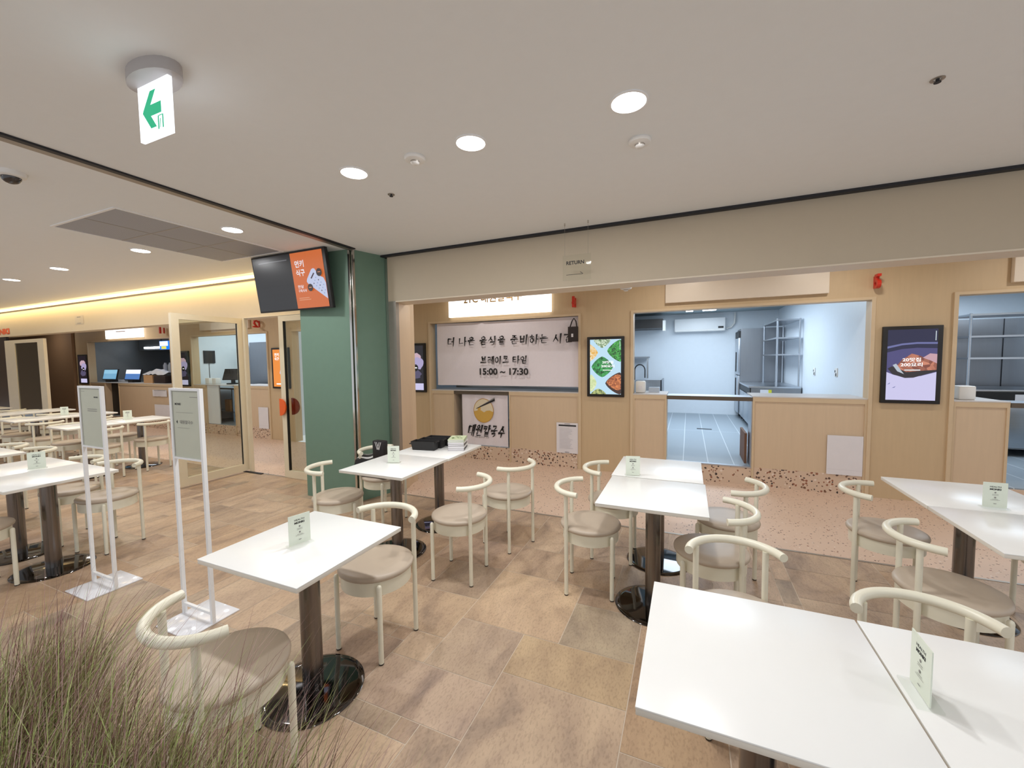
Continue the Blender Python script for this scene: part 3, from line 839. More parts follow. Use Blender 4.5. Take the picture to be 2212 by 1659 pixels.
# ------------------------------------------------------------------ white signboards on the floor
def signboard(x0, x1, y, label, second):
    xc = (x0+x1)/2
    t = thing('floor_signboard', (xc, y, 0), label, 'signboard', 'white standing signboards')
    b = WB(); b.box(xc-0.155, xc+0.155, y-0.155, y+0.155, 0, 0.008, bev=0.002); b.part('base_plate', mat('gloss_white_steel', (238, 238, 242), 0.12), t)
    for x in (x0, x1):
        b = WB(); b.box(x-0.010, x+0.010, y-0.010, y+0.010, 0.008, 1.450); b.part('upright', M_white, t)
    b = WB(); b.box(x0+0.010, x1-0.010, y-0.008, y+0.008, 0.06, 0.076); b.part('crossbar', M_white, t)
    b = WB(); b.box(x0+0.010, x1-0.010, y-0.010, y+0.010, 1.435, 1.450); b.box(x0+0.010, x1-0.010, y-0.010, y+0.010, 1.010, 1.022); b.part('panel_frame', M_white, t)
    b = WB(); b.box(x0+0.010, x1-0.010, y-0.004, y+0.004, 1.022, 1.435); b.part('panel', M_board, t)
    f = Flat(wallM(xc, y-0.0042, 1.0), 0.0003)
    if second:
        f.text('MONKI', -0.078, 0.352, M_ink, h=0.014, w=0.062, bold=0.04); f.rect(0.045, 0.122, 0.395, 0.398, M_grey)
        f.text('4', -0.095, 0.242, M_ink, h=0.020, bold=0.02); f.text('대원칼국수', 0.0, 0.242, M_grey, h=0.022, w=0.13, bold=0.01)
        f.rect(-0.10, 0.07, 0.300, 0.3012, M_grey); f.rect(-0.09, 0.03, 0.205, 0.2062, M_grey)
    else:
        f.text('MONKI', 0.075, 0.372, M_ink, h=0.010, w=0.055, bold=0.04); f.rect(-0.125, -0.075, 0.41, 0.412, M_grey)
        f.rect(-0.05, 0.08, 0.285, 0.289, M_grey); f.rect(-0.05, 0.08, 0.272, 0.276, M_grey)
    f.rect(x0+0.014-xc, x0+0.016-xc, 0.026, 0.43, M_ink); f.rect(x0+0.014-xc, x1-0.014-xc, 0.428, 0.430, M_grey)
    f.build('lettering', t)
signboard(-4.02, -3.72, 1.462, 'white standing signboard farther left, in front of the card table', False)
signboard(-2.95, -2.66, 1.487, 'white standing signboard nearest the single front table', True)

# ================================================================== CEILING THINGS
def downlight(x, y, label, z=CEIL, power=LAMP_W, color=(0.975, 0.985, 1.0), r=0.080, light=True):
    t = thing('ceiling_downlight', (x, y, z), label, 'downlight', 'round ceiling downlights')
    b = MB(); b.lathe([(r+0.012, 0.0), (r+0.012, -0.005), (r+0.002, -0.007), (r, -0.003)], seg=36, caps=False); b.build('bezel', M_white, t)
    b = MB(); b.lathe([(0.0, -0.0045), (r, -0.0045)], seg=36, caps=False); b.build('diffuser', M_lamp, t)
    if light:
        area_light('lamp', (x, y, z-0.012), r*1.9, power, color, t)
downlight(-0.281, 2.110, 'large round downlight, nearest of the row over the front tables')
downlight(-1.153, 2.119, 'round downlight, middle of the three in the front row')
downlight(-2.027, 2.126, 'round downlight, farthest left of the three in the front row')
downlight(-3.899, 2.532, 'round downlight beside the dark ceiling grille, nearest the track')
downlight(-5.489, 2.563, 'round downlight just left of the dark ceiling grille')
downlight(-7.414, 2.589, 'small distant downlight, second from the left edge')
downlight(-8.949, 2.625, 'small distant downlight at the left edge of the photo')
# lamps of the same kind outside the frame
for x, y in ((-0.28, 0.1), (-1.9, -0.4), (2.6, 1.6), (2.4, 0.2), (-4.4, 0.2), (-6.2, 0.3), (-11.0, 2.6)):
    downlight(x, y, 'round ceiling downlight outside the view', power=LAMP_W*0.48)
# lamps over the stall counters, hidden by the soffit
for x, k in ((-2.75, 0.55), (-0.15, 0.55), (1.55, 0.55), (3.3, 0.55), (-6.6, 0.55), (-9.0, 0.6), (-12.6, 1.3), (-16.6, 0.5)):  # two leftmost added to brighten the brown wall and far counter
    downlight(x, 4.95, 'round downlight over the stall counters, hidden by the soffit', z=2.78, power=LAMP_W*k, color=(1.0, 0.96, 0.90))
# cove strip at the top of the left soffit
t = thing('cove_light_strip', (-12, YF-0.02, 2.80), 'glowing warm light strip along the top of the left soffit', 'light strip')
b = WB(); b.box(-20.5, -4.19, YF-0.028, YF+0.008, 2.780, 2.832); b.part('diffuser', emit('warm_strip', (255, 228, 160), 1.8), t)
b = WB(); b.box(-20.5, -4.19, YF-0.03, YF+0.008, 2.774, 2.780); b.part('lower_rail', M_softl, t)
area_light('strip_lamp', (-11.9, YF-0.10, 2.825), 15.5, 72, (1.0, 0.74, 0.34), t, 'RECTANGLE', 0.05, rot=(math.radians(30), 0, 0))

def ceiling_grille():
    x0, x1, y0, y1 = -5.19, -4.17, 1.80, 3.23
    t = thing('ceiling_grille', ((x0+x1)/2, (y0+y1)/2, CEIL), 'large dark grey return-air grille in the left ceiling', 'air grille')
    b = WB()
    for a in ((x0-0.02, x1+0.02, y0-0.02, y0), (x0-0.02, x1+0.02, y1, y1+0.02), (x0-0.02, x0, y0, y1), (x1, x1+0.02, y0, y1)): b.box(*a, CEIL-0.008, CEIL+0.004)
    b.part('frame', M_white, t)
    n = 0
    for i in range(2):
        for j in range(3):
            b = WB(); w = (x1-x0)/2; d = (y1-y0)/3
            b.box(x0+i*w+0.004, x0+(i+1)*w-0.004, y0+j*d+0.004, y0+(j+1)*d-0.004, CEIL-0.004, CEIL+0.004)
            b.part('mesh_panel', M_mesh, t)
    b = WB(); b.box((x0+x1)/2-0.004, (x0+x1)/2+0.004, y0, y1, CEIL-0.006, CEIL+0.003)
    for j in (1, 2): b.box(x0, x1, y0+j*(y1-y0)/3-0.004, y0+j*(y1-y0)/3+0.004, CEIL-0.006, CEIL+0.003)
    b.part('dividers', M_alu, t)
M_mesh = bpy.data.materials.new('perforated_grey_mesh'); M_mesh.use_nodes = True
def _mesh():
    nt = M_mesh.node_tree; b = nt.nodes['Principled BSDF']
    tc = nt.nodes.new('ShaderNodeTexCoord'); ch = nt.nodes.new('ShaderNodeTexVoronoi'); ch.inputs['Scale'].default_value = 110; ch.inputs['Randomness'].default_value = 0.0
    cr = nt.nodes.new('ShaderNodeValToRGB'); cr.color_ramp.elements[0].color = L((74, 76, 82)); cr.color_ramp.elements[0].position = 0.25
    cr.color_ramp.elements[1].color = L((170, 172, 178)); cr.color_ramp.elements[1].position = 0.42
    nt.links.new(tc.outputs['Object'], ch.inputs['Vector']); nt.links.new(ch.outputs['Distance'], cr.inputs['Fac']); nt.links.new(cr.outputs['Color'], b.inputs['Base Color'])
    b.inputs['Roughness'].default_value = 0.6
_mesh()
ceiling_grille()
def detector(x, y, label, z=CEIL):
    t = thing('smoke_detector', (x, y, z), label, 'smoke detector', 'white smoke detectors')
    b = MB(); b.lathe([(0.0, 0.0), (0.062, 0.0), (0.064, -0.008), (0.058, -0.018), (0.030, -0.024), (0.0, -0.024)][::-1], seg=32, caps=False); b.build('housing', M_whitepl, t)
    b = MB(); b.lathe([(0.028, -0.022), (0.027, -0.032)][::-1], seg=24, caps=False); b.build('slot_ring', M_alu, t)
    b = MB(); b.lathe([(0.0, -0.042), (0.018, -0.041), (0.026, -0.034), (0.027, -0.032), (0.0, -0.032)], seg=24, caps=False); b.build('sensor_cap', M_whitepl, t)
detector(-1.544, 2.126, 'white smoke detector between the two left downlights of the front row')
detector(-0.270, 2.497, 'white smoke detector below the nearest large downlight')
detector(-0.66, 4.80, 'white smoke detector half hidden behind the lower edge of the soffit', 2.395)
b = WB(); b.lathe([(0.03, 2.43), (0.03, 2.78)], (-0.66, 4.80, 0), 12)
tag(b.build('detector_mount', M_whitepl), 'white drop tube holding the detector behind the soffit', 'mount')
def sprinkler(x, y, label):
    t = thing('sprinkler_head', (x, y, CEIL), label, 'sprinkler', 'recessed sprinkler heads')
    b = MB(); b.lathe([(0.026, 0.0), (0.026, -0.003), (0.015, -0.003), (0.015, 0.0)], seg=20, caps=False); b.build('escutcheon', M_alu, t)
    b = MB(); b.lathe([(0.0, -0.016), (0.013, -0.016), (0.013, -0.013), (0.006, -0.010), (0.007, 0.0), (0, 0.0)], seg=16, caps=False); b.build('deflector', M_track, t)
sprinkler(-2.042, 2.509, 'small dark sprinkler head near the left downlight of the front row')
sprinkler(1.011, 2.521, 'small dark sprinkler head in the bare ceiling at upper right')
t = thing('dome_camera', (-3.99, 1.205, CEIL), 'security dome camera on the ceiling at the left edge', 'camera')
b = MB(); b.lathe([(0.0, -0.034), (0.050, -0.034), (0.066, -0.026), (0.072, 0.0), (0.0, 0.0)], seg=32, caps=False); b.build('housing', M_whitepl, t)
b = MB(); b.lathe([(0.046*math.cos(a), -0.034-0.040*math.sin(a)) for a in [PI/2*i/8 for i in range(8, -1, -1)]], seg=28, caps=False); b.build('tinted_dome', mat('smoked_dome', (58, 52, 50), 0.1, spec=0.7), t)
# exit sign
t = thing('exit_sign', (-2.09, 1.06, 2.54), 'hanging lit exit sign with green left arrow', 'exit sign')
b = WB()
pts = [(-2.235+0.05-0.05*math.cos(a), 1.06+0.062*math.sin(a)) for a in [PI/2+PI*i/10 for i in range(11)]] if False else []
def stadium(cx, cy, hw, hd, n=10):
    return [(cx+hw*math.cos(a)*1.0, cy+hd*math.sin(a)) for a in [2*PI*i/(2*n) for i in range(2*n)]]
b.prism(stadium(-2.085, 1.06, 0.150, 0.072, 12), CEIL-0.048, CEIL+0.002); b.part('ceiling_mount', mat('grey_mount', (176, 170, 168), 0.5), t)
b = WB(); b.box(-2.198, -1.978, 1.052, 1.068, 2.560, CEIL-0.048); b.part('lit_panel', emit('exit_white', (238, 246, 255), 1.9), t)
f = Flat(wallM(-2.088, 1.0518, 2.67))
ge = emit('exit_green', (0, 178, 128), 1.0)
f.poly([(-0.080, 0.002), (-0.075, 0.012), (-0.020, 0.082), (0.022, 0.082), (-0.020, 0.026), (0.056, 0.026), (0.056, -0.020), (-0.020, -0.020), (0.018, -0.070), (-0.024, -0.070)], ge)
f.rect(0.028, 0.037, -0.085, -0.030, ge); f.rect(0.061, 0.070, -0.085, -0.030, ge); f.rect(0.036, 0.062, -0.034, -0.030, ge); f.poly([(0.042, -0.082), (0.047, -0.082), (0.053, -0.045), (0.047, -0.045)], ge)
f.build('green_arrow', t)

# hanging RETURN sign
t = thing('return_sign', (-0.93, 3.70, 2.30), 'clear hanging sign lettered RETURN in front of the right soffit', 'sign')
b = WB(); b.box(-1.075, -0.815, 3.698, 3.702, 2.315, 2.545); b.part('clear_panel', M_acryl, t)
for x in (-1.055, -0.84):
    b = WB(); b.tube([(x, 3.70, 2.54), (x, 3.70, CEIL-0.02)], 0.0012, 6); b.part('wire', M_alu, t)
    b = WB(); b.lathe([(0.006, CEIL-0.022), (0.006, CEIL)], (x, 3.70, 0), 10); b.part('ceiling_anchor', M_chrome, t)
f = Flat(wallM(-0.958, 3.697, 2.473))
f.text('RETURN', 0, 0, M_ink, h=0.033, w=0.165, bold=0.03)
f.build('lettering', t)
f = Flat(wallM(-0.958, 3.697, 2.473)); f.rect(-0.083, 0.070, -0.108, -0.104, M_ink); f.poly([(0.045, -0.088), (0.049, -0.085), (0.074, -0.104), (0.070, -0.106)], M_ink)
f.build('arrow', t)

# ================================================================== SCREENS AND SIGNS
def screen(x0, x1, z0, z1, label, draw, y=YS, tint=None):
    cx = (x0+x1)/2
    t = thing('menu_screen', (cx, y, z0), label, 'screen', 'portrait wall screens')
    b = WB(); b.box(x0, x1, y-0.035, y-0.002, z0, z1, bev=0.004); b.part('bezel', M_black, t)
    f = Flat(wallM(cx, y-0.0352, z0), 0.0004)
    w, h = (x1-x0)-0.085, (z1-z0)-0.075
    draw(f, w, h)
    f.build('display', t)
    return t
E_ = {}
def e(name, rgb, s=1.0): return emit('scr_'+name, rgb, s)
def draw_trays(f, w, h):
    o = 0.0375
    X = lambda a: -w/2+a*w
    Y = lambda b_: o+b_*h
    f.rect(X(0), X(1), Y(0), Y(1), e('ice', (192, 226, 246), 0.95))
    def cell(pts, m1): f.poly([(X(a), Y(b_)) for a, b_ in pts], m1)
    def clip(a): return min(1, max(0, a))
    def dia(cx, cy, rx, ry, m):
        pts = []
        for i in range(32):
            t_ = 2*PI*i/32; c, s = math.cos(t_), math.sin(t_)
            k = 1/((abs(c)**1.35+abs(s)**1.35)**(1/1.35))
            pts.append((clip(cx+rx*c*k), clip(cy+ry*s*k)))
        cell(pts, m)
    dia(0.40, 0.995, 0.28, 0.15, emit_noise('scr_sprouts', (226, 240, 214), (96, 128, 84), 60))
    dia(0.98, 0.79, 0.42, 0.20, emit_noise('scr_greens', (24, 66, 30), (84, 190, 84), 55))
    dia(-0.02, 0.76, 0.28, 0.16, emit_noise('scr_yellow', (226, 170, 60), (240, 226, 190), 45))
    dia(0.40, 0.50, 0.35, 0.19, emit_noise('scr_spinach', (14, 70, 32), (70, 176, 92), 35))
    dia(0.96, 0.20, 0.46, 0.20, e('pot', (66, 40, 32)))
    dia(0.90, 0.22, 0.36, 0.145, emit_noise('scr_nuts', (120, 54, 34), (226, 140, 84), 48))
    dia(0.04, 0.20, 0.18, 0.16, emit_noise('scr_cabbage', (226, 234, 190), (196, 214, 150), 40))
    dia(0.28, 0.0, 0.25, 0.10, emit_noise('scr_herbs', (200, 206, 130), (60, 90, 60), 50))
    f.text('20맛집', X(0.58), Y(0.585), e('white', (255, 255, 255), 1.3), h=0.040, w=0.15, bold=0.012)
    f.text('200요리', X(0.58), Y(0.515), e('white', (255, 255, 255), 1.3), h=0.040, w=0.18, bold=0.012)
    f.rect(X(0.42), X(0.72), Y(0.435), Y(0.445), e('white', (255, 255, 255), 1.3))
    f.poly([(X(0.96), Y(0.96)), (X(0.975), Y(0.96)), (X(0.975), Y(0.82)), (X(0.96), Y(0.82))], e('pale', (214, 226, 230)))
def draw_meat(f, w, h):
    o = 0.0375
    X = lambda a: -w/2+a*w
    Y = lambda b_: o+b_*h
    P = lambda pts: [(X(a), Y(b_)) for a, b_ in pts]
    f.rect(X(0), X(1), Y(0), Y(1), e('navy', (26, 26, 62)))
    f.poly(P([(0, 0.735), (0.3, 0.78), (0.6, 0.795), (1, 0.79), (1, 0.815), (0.6, 0.82), (0.3, 0.805), (0, 0.765)]), e('rim', (104, 108, 160)))
    f.poly(P([(0, 0.30), (1, 0.30), (1, 0.73), (0.6, 0.74), (0.3, 0.725), (0, 0.68)]), e('plate', (72, 68, 118)))
    f.poly(P([(0, 0), (1, 0), (1, 0.40), (0.7, 0.345), (0.4, 0.32), (0.15, 0.36), (0, 0.40)]), e('lilac', (206, 202, 238), 0.95))
    f.poly(P([(0.02, 0.45), (0.12, 0.37), (0.38, 0.315), (0.55, 0.32), (0.75, 0.36), (1, 0.41), (1, 0.46), (0.7, 0.45), (0.3, 0.46), (0.1, 0.48)]), e('char', (34, 26, 30)))
    f.poly(P([(0.18, 0.47), (0.30, 0.57), (0.50, 0.66), (0.66, 0.63), (0.86, 0.57), (1, 0.52), (1, 0.43), (0.75, 0.42), (0.4, 0.40)]), emit_noise('scr_meat', (120, 62, 48), (206, 132, 104), 26))
    f.poly(P([(0.72, 0.60), (0.86, 0.66), (1, 0.65), (1, 0.52), (0.88, 0.56)]), e('pinkmeat', (196, 156, 166)))
    f.poly(P([(0.12, 0.50), (0.22, 0.41), (0.36, 0.37), (0.30, 0.42), (0.19, 0.52)]), e('onion', (180, 190, 200)))
    f.text('20맛집', X(0.50), Y(0.575), e('white', (255, 255, 255), 1.3), h=0.042, w=0.15, bold=0.012)
    f.text('200요리', X(0.50), Y(0.505), e('white', (255, 255, 255), 1.3), h=0.042, w=0.18, bold=0.012)
    f.rect(X(0.36), X(0.68), Y(0.42), Y(0.435), e('pale', (214, 226, 230)))
    f.rect(X(0.95), X(0.965), Y(0.84), Y(0.97), e('pale', (214, 226, 230)))
    f.poly(P([(0.02, 0.22), (0.08, 0.25), (0.07, 0.23)]), e('rim', (104, 108, 160))); f.poly(P([(0.12, 0.17), (0.20, 0.20), (0.17, 0.175)]), e('rim', (104, 108, 160)))
def draw_dough(f, w, h):
    o = 0.0375
    X = lambda a: -w/2+a*w
    Y = lambda b_: o+b_*h
    f.rect(X(0), X(1), Y(0), Y(1), e('dark', (28, 24, 34)))
    f.blob(X(0.55), Y(0.72), w*0.38, e('skin', (196, 166, 180)), 3, ry=h*0.12); f.blob(X(0.66), Y(0.60), w*0.34, e('lilac2', (168, 158, 196)), 5, ry=h*0.14)
    f.blob(X(0.55), Y(0.36), w*0.34, e('shade', (84, 78, 106)), 6, ry=h*0.12); f.disc(X(0.62), Y(0.50), w*0.14, e('black', (10, 10, 14)))
    f.rect(X(0.55), X(0.70), Y(0.49), Y(0.51), e('white', (255, 255, 255), 1.3)); f.rect(X(0.2), X(1), Y(0), Y(0.15), e('lilac', (206, 202, 238), 0.95))
def draw_orange(f, w, h):
    o = 0.0375
    X = lambda a: -w/2+a*w
    Y = lambda b_: o+b_*h
    f.rect(X(0), X(1), Y(0), Y(1), e('orange', (236, 138, 40)))
    f.text('먼키', X(0.28), Y(0.86), e('white', (255, 255, 255), 1.3), h=0.07, bold=0.02); f.text('식구', X(0.28), Y(0.75), e('white', (255, 255, 255), 1.3), h=0.07, bold=0.02)
    f.poly([(X(0.52), Y(0.52)), (X(0.72), Y(0.62)), (X(0.96), Y(0.36)), (X(0.72), Y(0.22)), (X(0.45), Y(0.36))], e('phone', (206, 214, 236)))
    f.rect(X(0.2), X(0.8), Y(0.06), Y(0.09), e('white', (255, 255, 255), 1.3))
screen(-1.316, -0.806, 1.065, 1.900, 'portrait screen showing trays of side dishes, right of the banner', draw_trays)
screen(1.945, 2.441, 1.073, 1.907, 'portrait screen showing grilled meat, on the right pier', draw_meat)
screen(-4.56, -4.052, 1.066, 1.892, 'portrait screen with purple food picture, cut by the wood return', draw_dough)
screen(-7.812, -7.312, 1.070, 1.896, 'portrait screen with orange advert behind the glass door panel', draw_orange)
screen(-11.12, -10.62, 1.068, 1.890, 'portrait screen seen through the pane of the open door', draw_dough)
screen(-15.75, -15.25, 1.065, 1.880, 'small dark portrait screen beside the far stall', draw_dough)

def signbox(x0, x1, z0, z1, m, label, name='stall_sign', texts=()):
    cx = (x0+x1)/2
    t = thing(name, (cx, YS, z0), label, 'sign', 'stall sign boxes')
    b = WB(); b.box(x0, x1, YS-0.055, YS-0.002, z0, z1, bev=0.006); b.part('sign_face', m, t)
    if texts:
        for body, u, v, mm, h, w, bold in texts:
            f = Flat(wallM(cx, YS-0.0552, z0))
            if body is None: f.rect(u-w/2, u+w/2, v-h/2, v+h/2, mm)
            else: f.text(body, u, v, mm, h=h, w=w, bold=bold)
            f.build('lettering', t)
    return t
gold = mat('gold_lettering', (170, 128, 52), 0.4, 0.3)
signbox(-3.565, -1.842, 2.288, 2.742, M_sign, 'bright lit white sign box above the break-time banner', texts=(('21C 대원칼국수', -0.08, 0.272, gold, 0.155, 1.0, 0.02),))
M_blank = mat('unlit_sign_face', (232, 218, 200), 0.4, var=0.02)
signbox(-0.288, 1.448, 2.305, 2.745, M_blank, 'blank unlit sign box above the open bright kitchen')
signbox(2.932, 4.66, 2.302, 2.745, M_blank, 'blank unlit sign box at the upper right edge')
signbox(-10.10, -8.45, 2.330, 2.745, M_blank, 'unlit sign box with pink lettering seen through the door', texts=((None, 0.0, 0.25, mat('pink_lettering', (214, 150, 130), 0.5), 0.09, 0.9, 0),))
brown = mat('brown_lettering', (130, 74, 40), 0.5)
signbox(-14.13, -12.42, 2.270, 2.745, M_sign, 'bright lit sign box above the far left stall', texts=((None, -0.1, 0.17, brown, 0.02, 0.45, 0), (None, -0.40, 0.30, brown, 0.10, 0.10, 0), (None, -0.25, 0.29, brown, 0.09, 0.08, 0), (None, -0.12, 0.30, brown, 0.10, 0.05, 0), (None, 0.05, 0.29, brown, 0.08, 0.12, 0), (None, 0.22, 0.30, brown, 0.10, 0.09, 0)))
def blade(digit, x, label):
    f = thing('number_sign', (x, YS-0.075, 2.32), label, 'number', 'red stall numbers')
    vs, fs, x0, x1, y0, y1 = text_tris(digit, 0.02)
    sc = 0.152/(y1-y0)
    b = WB(); th = 0.034
    M = Matrix.Translation((x, YS-0.085, 2.396)) @ Matrix.Rotation(-PI/2, 4, 'Z') @ Matrix.Rotation(PI/2, 4, 'X')
    P = [Vector(((p.x-(x0+x1)/2)*sc*1.15, (p.y-(y0+y1)/2)*sc, 0)) for p in vs]
    top = [b.bm.verts.new(M @ (p+Vector((0, 0, th/2)))) for p in P]
    bot = [b.bm.verts.new(M @ (p-Vector((0, 0, th/2)))) for p in P]
    cnt = {}
    for q in fs:
        for i in range(len(q)):
            ed = (q[i], q[(i+1) % len(q)]); cnt[ed] = cnt.get(ed, 0)+1
    for q in fs:
        b._face([top[i] for i in q]); b._face([bot[i] for i in reversed(q)])
    for (a, c) in list(cnt):
        if (c, a) not in cnt: b._face([top[a], bot[a], bot[c], top[c]])
    b.part('digit', M_red, f)
    b = WB(); b.box(x-0.010, x+0.010, YS-0.022, YS, 2.33, 2.46); b.part('wall_plate', M_red, f)
blade('5', 1.865, 'red projecting number 5 above the right pier')
blade('4', -1.49, 'red projecting number 4 right of the lit sign box')
blade('2', -8.17, 'red projecting number 2 seen from behind above the door gap')
blade('1', -11.56, 'red projecting number 1 seen from behind right of the far lit sign')

# break-time banner
def banner():
    t = thing('break_time_banner', (-2.65, YS+0.05, 1.2), 'white cloth banner announcing break time across the noodle stall', 'banner')
    b = WB()
    nx, nz = 60, 24
    x0, x1, z0, z1 = -3.86, -1.455, 1.190, 2.205
    def wav(a, c):
        return 0.004*math.sin(7*a+4*c) + 0.022*math.exp(-((a-0.30+0.32*(1-c)-0.05)/0.025)**2)*(1-c*0.6) + 0.014*math.exp(-((a-0.36+0.30*(1-c))/0.02)**2)
    g = [[b.bm.verts.new((x0+(x1-x0)*i/nx, YS+0.045-wav(i/nx, j/nz), z0+(z1-z0)*j/nz+0.012*math.sin(PI*i/nx)*(-1 if j == nz else 0)*0.8)) for j in range(nz+1)] for i in range(nx+1)]
    for i in range(nx):
        for j in range(nz): b._face([g[i][j], g[i+1][j], g[i+1][j+1], g[i][j+1]], True)
    b.part('cloth', M_cloth, t)
    f = Flat(wallM(-2.6375, YS+0.012, 1.20))
    f.brush('deo na.oeu:n oeu:m.si:g.oeu:r ju:n.bi.ha.neu:n si.ga:n', 0.055, 0.700, M_ink, 0.130, 2.11, 0.135, 0.06)
    f.brush('beu.re.oi.keu ta.oi:m', 0.0, 0.395, M_ink, 0.112, 0.80, 0.145, 0.05)
    f.text('15:00 ~ 17:30', 0.0, 0.215, M_ink, h=0.108, w=0.83, bold=0.032)
    f.build('lettering', t)
banner()
def noodle_cloth():
    t = thing('noodle_banner', (-2.985, YS+0.02, 0.22), 'white cloth with noodle bowl emblem hung in the counter gap', 'banner')
    b = WB(); n = 24
    for i in range(n):
        a0, a1 = i/n, (i+1)/n
        X = lambda a: -3.395+0.82*a
        Yv = lambda a: YS+0.03-0.006*math.sin(26*a)
        b.poly([(X(a0), Yv(a0), 0.215), (X(a1), Yv(a1), 0.215), (X(a1), Yv(a1), 1.045), (X(a0), Yv(a0), 1.045)])
    b.part('cloth', M_cloth, t)
    f = Flat(wallM(-2.985, YS+0.022, 0.215))
    go = mat('ochre_print', (214, 172, 84), 0.8); cr = mat('pale_ochre_print', (226, 214, 186), 0.8); lo = mat('ochre_line', (196, 148, 66), 0.8)
    cx, cz, r = -0.015, 0.575, 0.180
    f.disc(cx, cz, r, lo, n=48, ry=r*1.08); f.disc(cx, cz, r-0.010, cr, n=48, ry=r*1.08-0.010)
    pts = [(cx+(r-0.010)*math.cos(a), cz+(r*1.08-0.010)*math.sin(a)) for a in [PI+0.08+(PI-0.16)*i/24 for i in range(25)]]
    wv = [(0.168, -0.010), (0.11, 0.012), (0.05, 0.004), (0.01, -0.022), (-0.04, 0.006), (-0.10, 0.006), (-0.168, -0.010)]
    f.poly(pts+[(cx+a, cz+b_-0.005) for a, b_ in wv], go)
    f.poly([(cx-0.105, cz-0.08), (cx-0.055, cz-0.08), (cx-0.050, cz+0.060), (cx-0.085, cz+0.056), (cx-0.105, cz+0.042)], go)
    for dz in (0, 0.022): f.poly([(cx-0.135, cz+0.022), (cx-0.128, cz+0.034), (cx+0.200, cz+0.205-dz+0.012), (cx+0.205, cz+0.180-dz+0.004)], M_ink if dz else M_grey)
    f.brush('dae.owo:n.ka:r.gu:g.su', 0.035, 0.250, M_ink, 0.175, 0.66, 0.135, 0.25)
    f.text('해물·팥칼국수 전문', -0.05, 0.145, M_grey, h=0.025, w=0.26, bold=0.01)
    f.build('print', t)
    b = WB(); b.box(-3.53, -2.54, YS+0.0, YS+0.05, 1.05, 1.10); 
    struct(b.build('trim_13', mat('dark_flap_edge', (92, 80, 66), 0.5)), 'dark rail above the noodle cloth')
noodle_cloth()
t = thing('tote_bag', (-1.51, YS-0.01, 1.84), 'dark brown tote bag hanging at the top right of the banner', 'bag')
b = WB()
b.prism([(-1.585, YS-0.060), (-1.448, YS-0.060), (-1.448, YS-0.004), (-1.585, YS-0.004)], 1.845, 2.055); b.part('bag_body', mat('brown_black_cloth', (52, 44, 42), 0.8), t)
b = WB()
b.tube([(-1.562, YS-0.03, 2.05), (-1.535, YS-0.03, 2.13), (-1.505, YS-0.03, 2.175), (-1.475, YS-0.03, 2.13), (-1.462, YS-0.03, 2.05)], 0.009, 8); b.part('handle', mat('brown_black_cloth', (52, 44, 42), 0.8), t)
f = Flat(wallM(-1.52, YS-0.0605, 1.93)); f.rect(-0.016, 0.012, -0.022, 0.026, M_paper); f.build('label_patch', t)
def notice(x0, x1, z0, z1, label, lines=True):
    cx = (x0+x1)/2
    t = thing('paper_notice', (cx, YS-0.010, z0), label, 'notice', 'paper notices on the counters')
    b = WB(); b.box(x0, x1, YS-0.0115, YS-0.0085, z0, z1); b.part('sheet', M_paper, t)
    f = Flat(wallM(cx, YS-0.0118, z0), 0.0003)
    w, h = x1-x0, z1-z0
    if lines:
        f.rect(-w*0.40, w*0.42, h*0.885, h*0.935, M_ink); f.rect(-w*0.12, w*0.14, h*0.955, h*0.975, M_grey)
        for i in range(15):
            f.rect(-w*0.36, w*(0.05+0.3*random.random()), h*(0.82-0.047*i), h*(0.828-0.047*i), mat('faint_print', (176, 172, 180), 0.8))
        f.rect(-w*0.1, w*0.1, h*0.03, h*0.045, M_ink)
    else:
        f.rect(-w*0.48, w*0.48, h*0.13, h*0.135, mat('faint_line', (206, 202, 206), 0.8))
    f.build('print', t)
notice(-1.778, -1.456, 0.220, 0.668, 'white printed notice low on the noodle stall counter')
notice(1.487, 1.820, 0.228, 0.684, 'blank white sheet low on the open-kitchen stall counter', False)
notice(-8.32, -8.02, 0.215, 0.665, 'blank white sheet on the counter seen through the door gap', False)
notice(-12.15, -11.52, 0.32, 0.60, 'pale sheet low on the far stall counter behind the second signboard', False)
notice(-12.20, -11.60, 0.80, 0.96, 'small menu pictures stuck on the far stall counter')

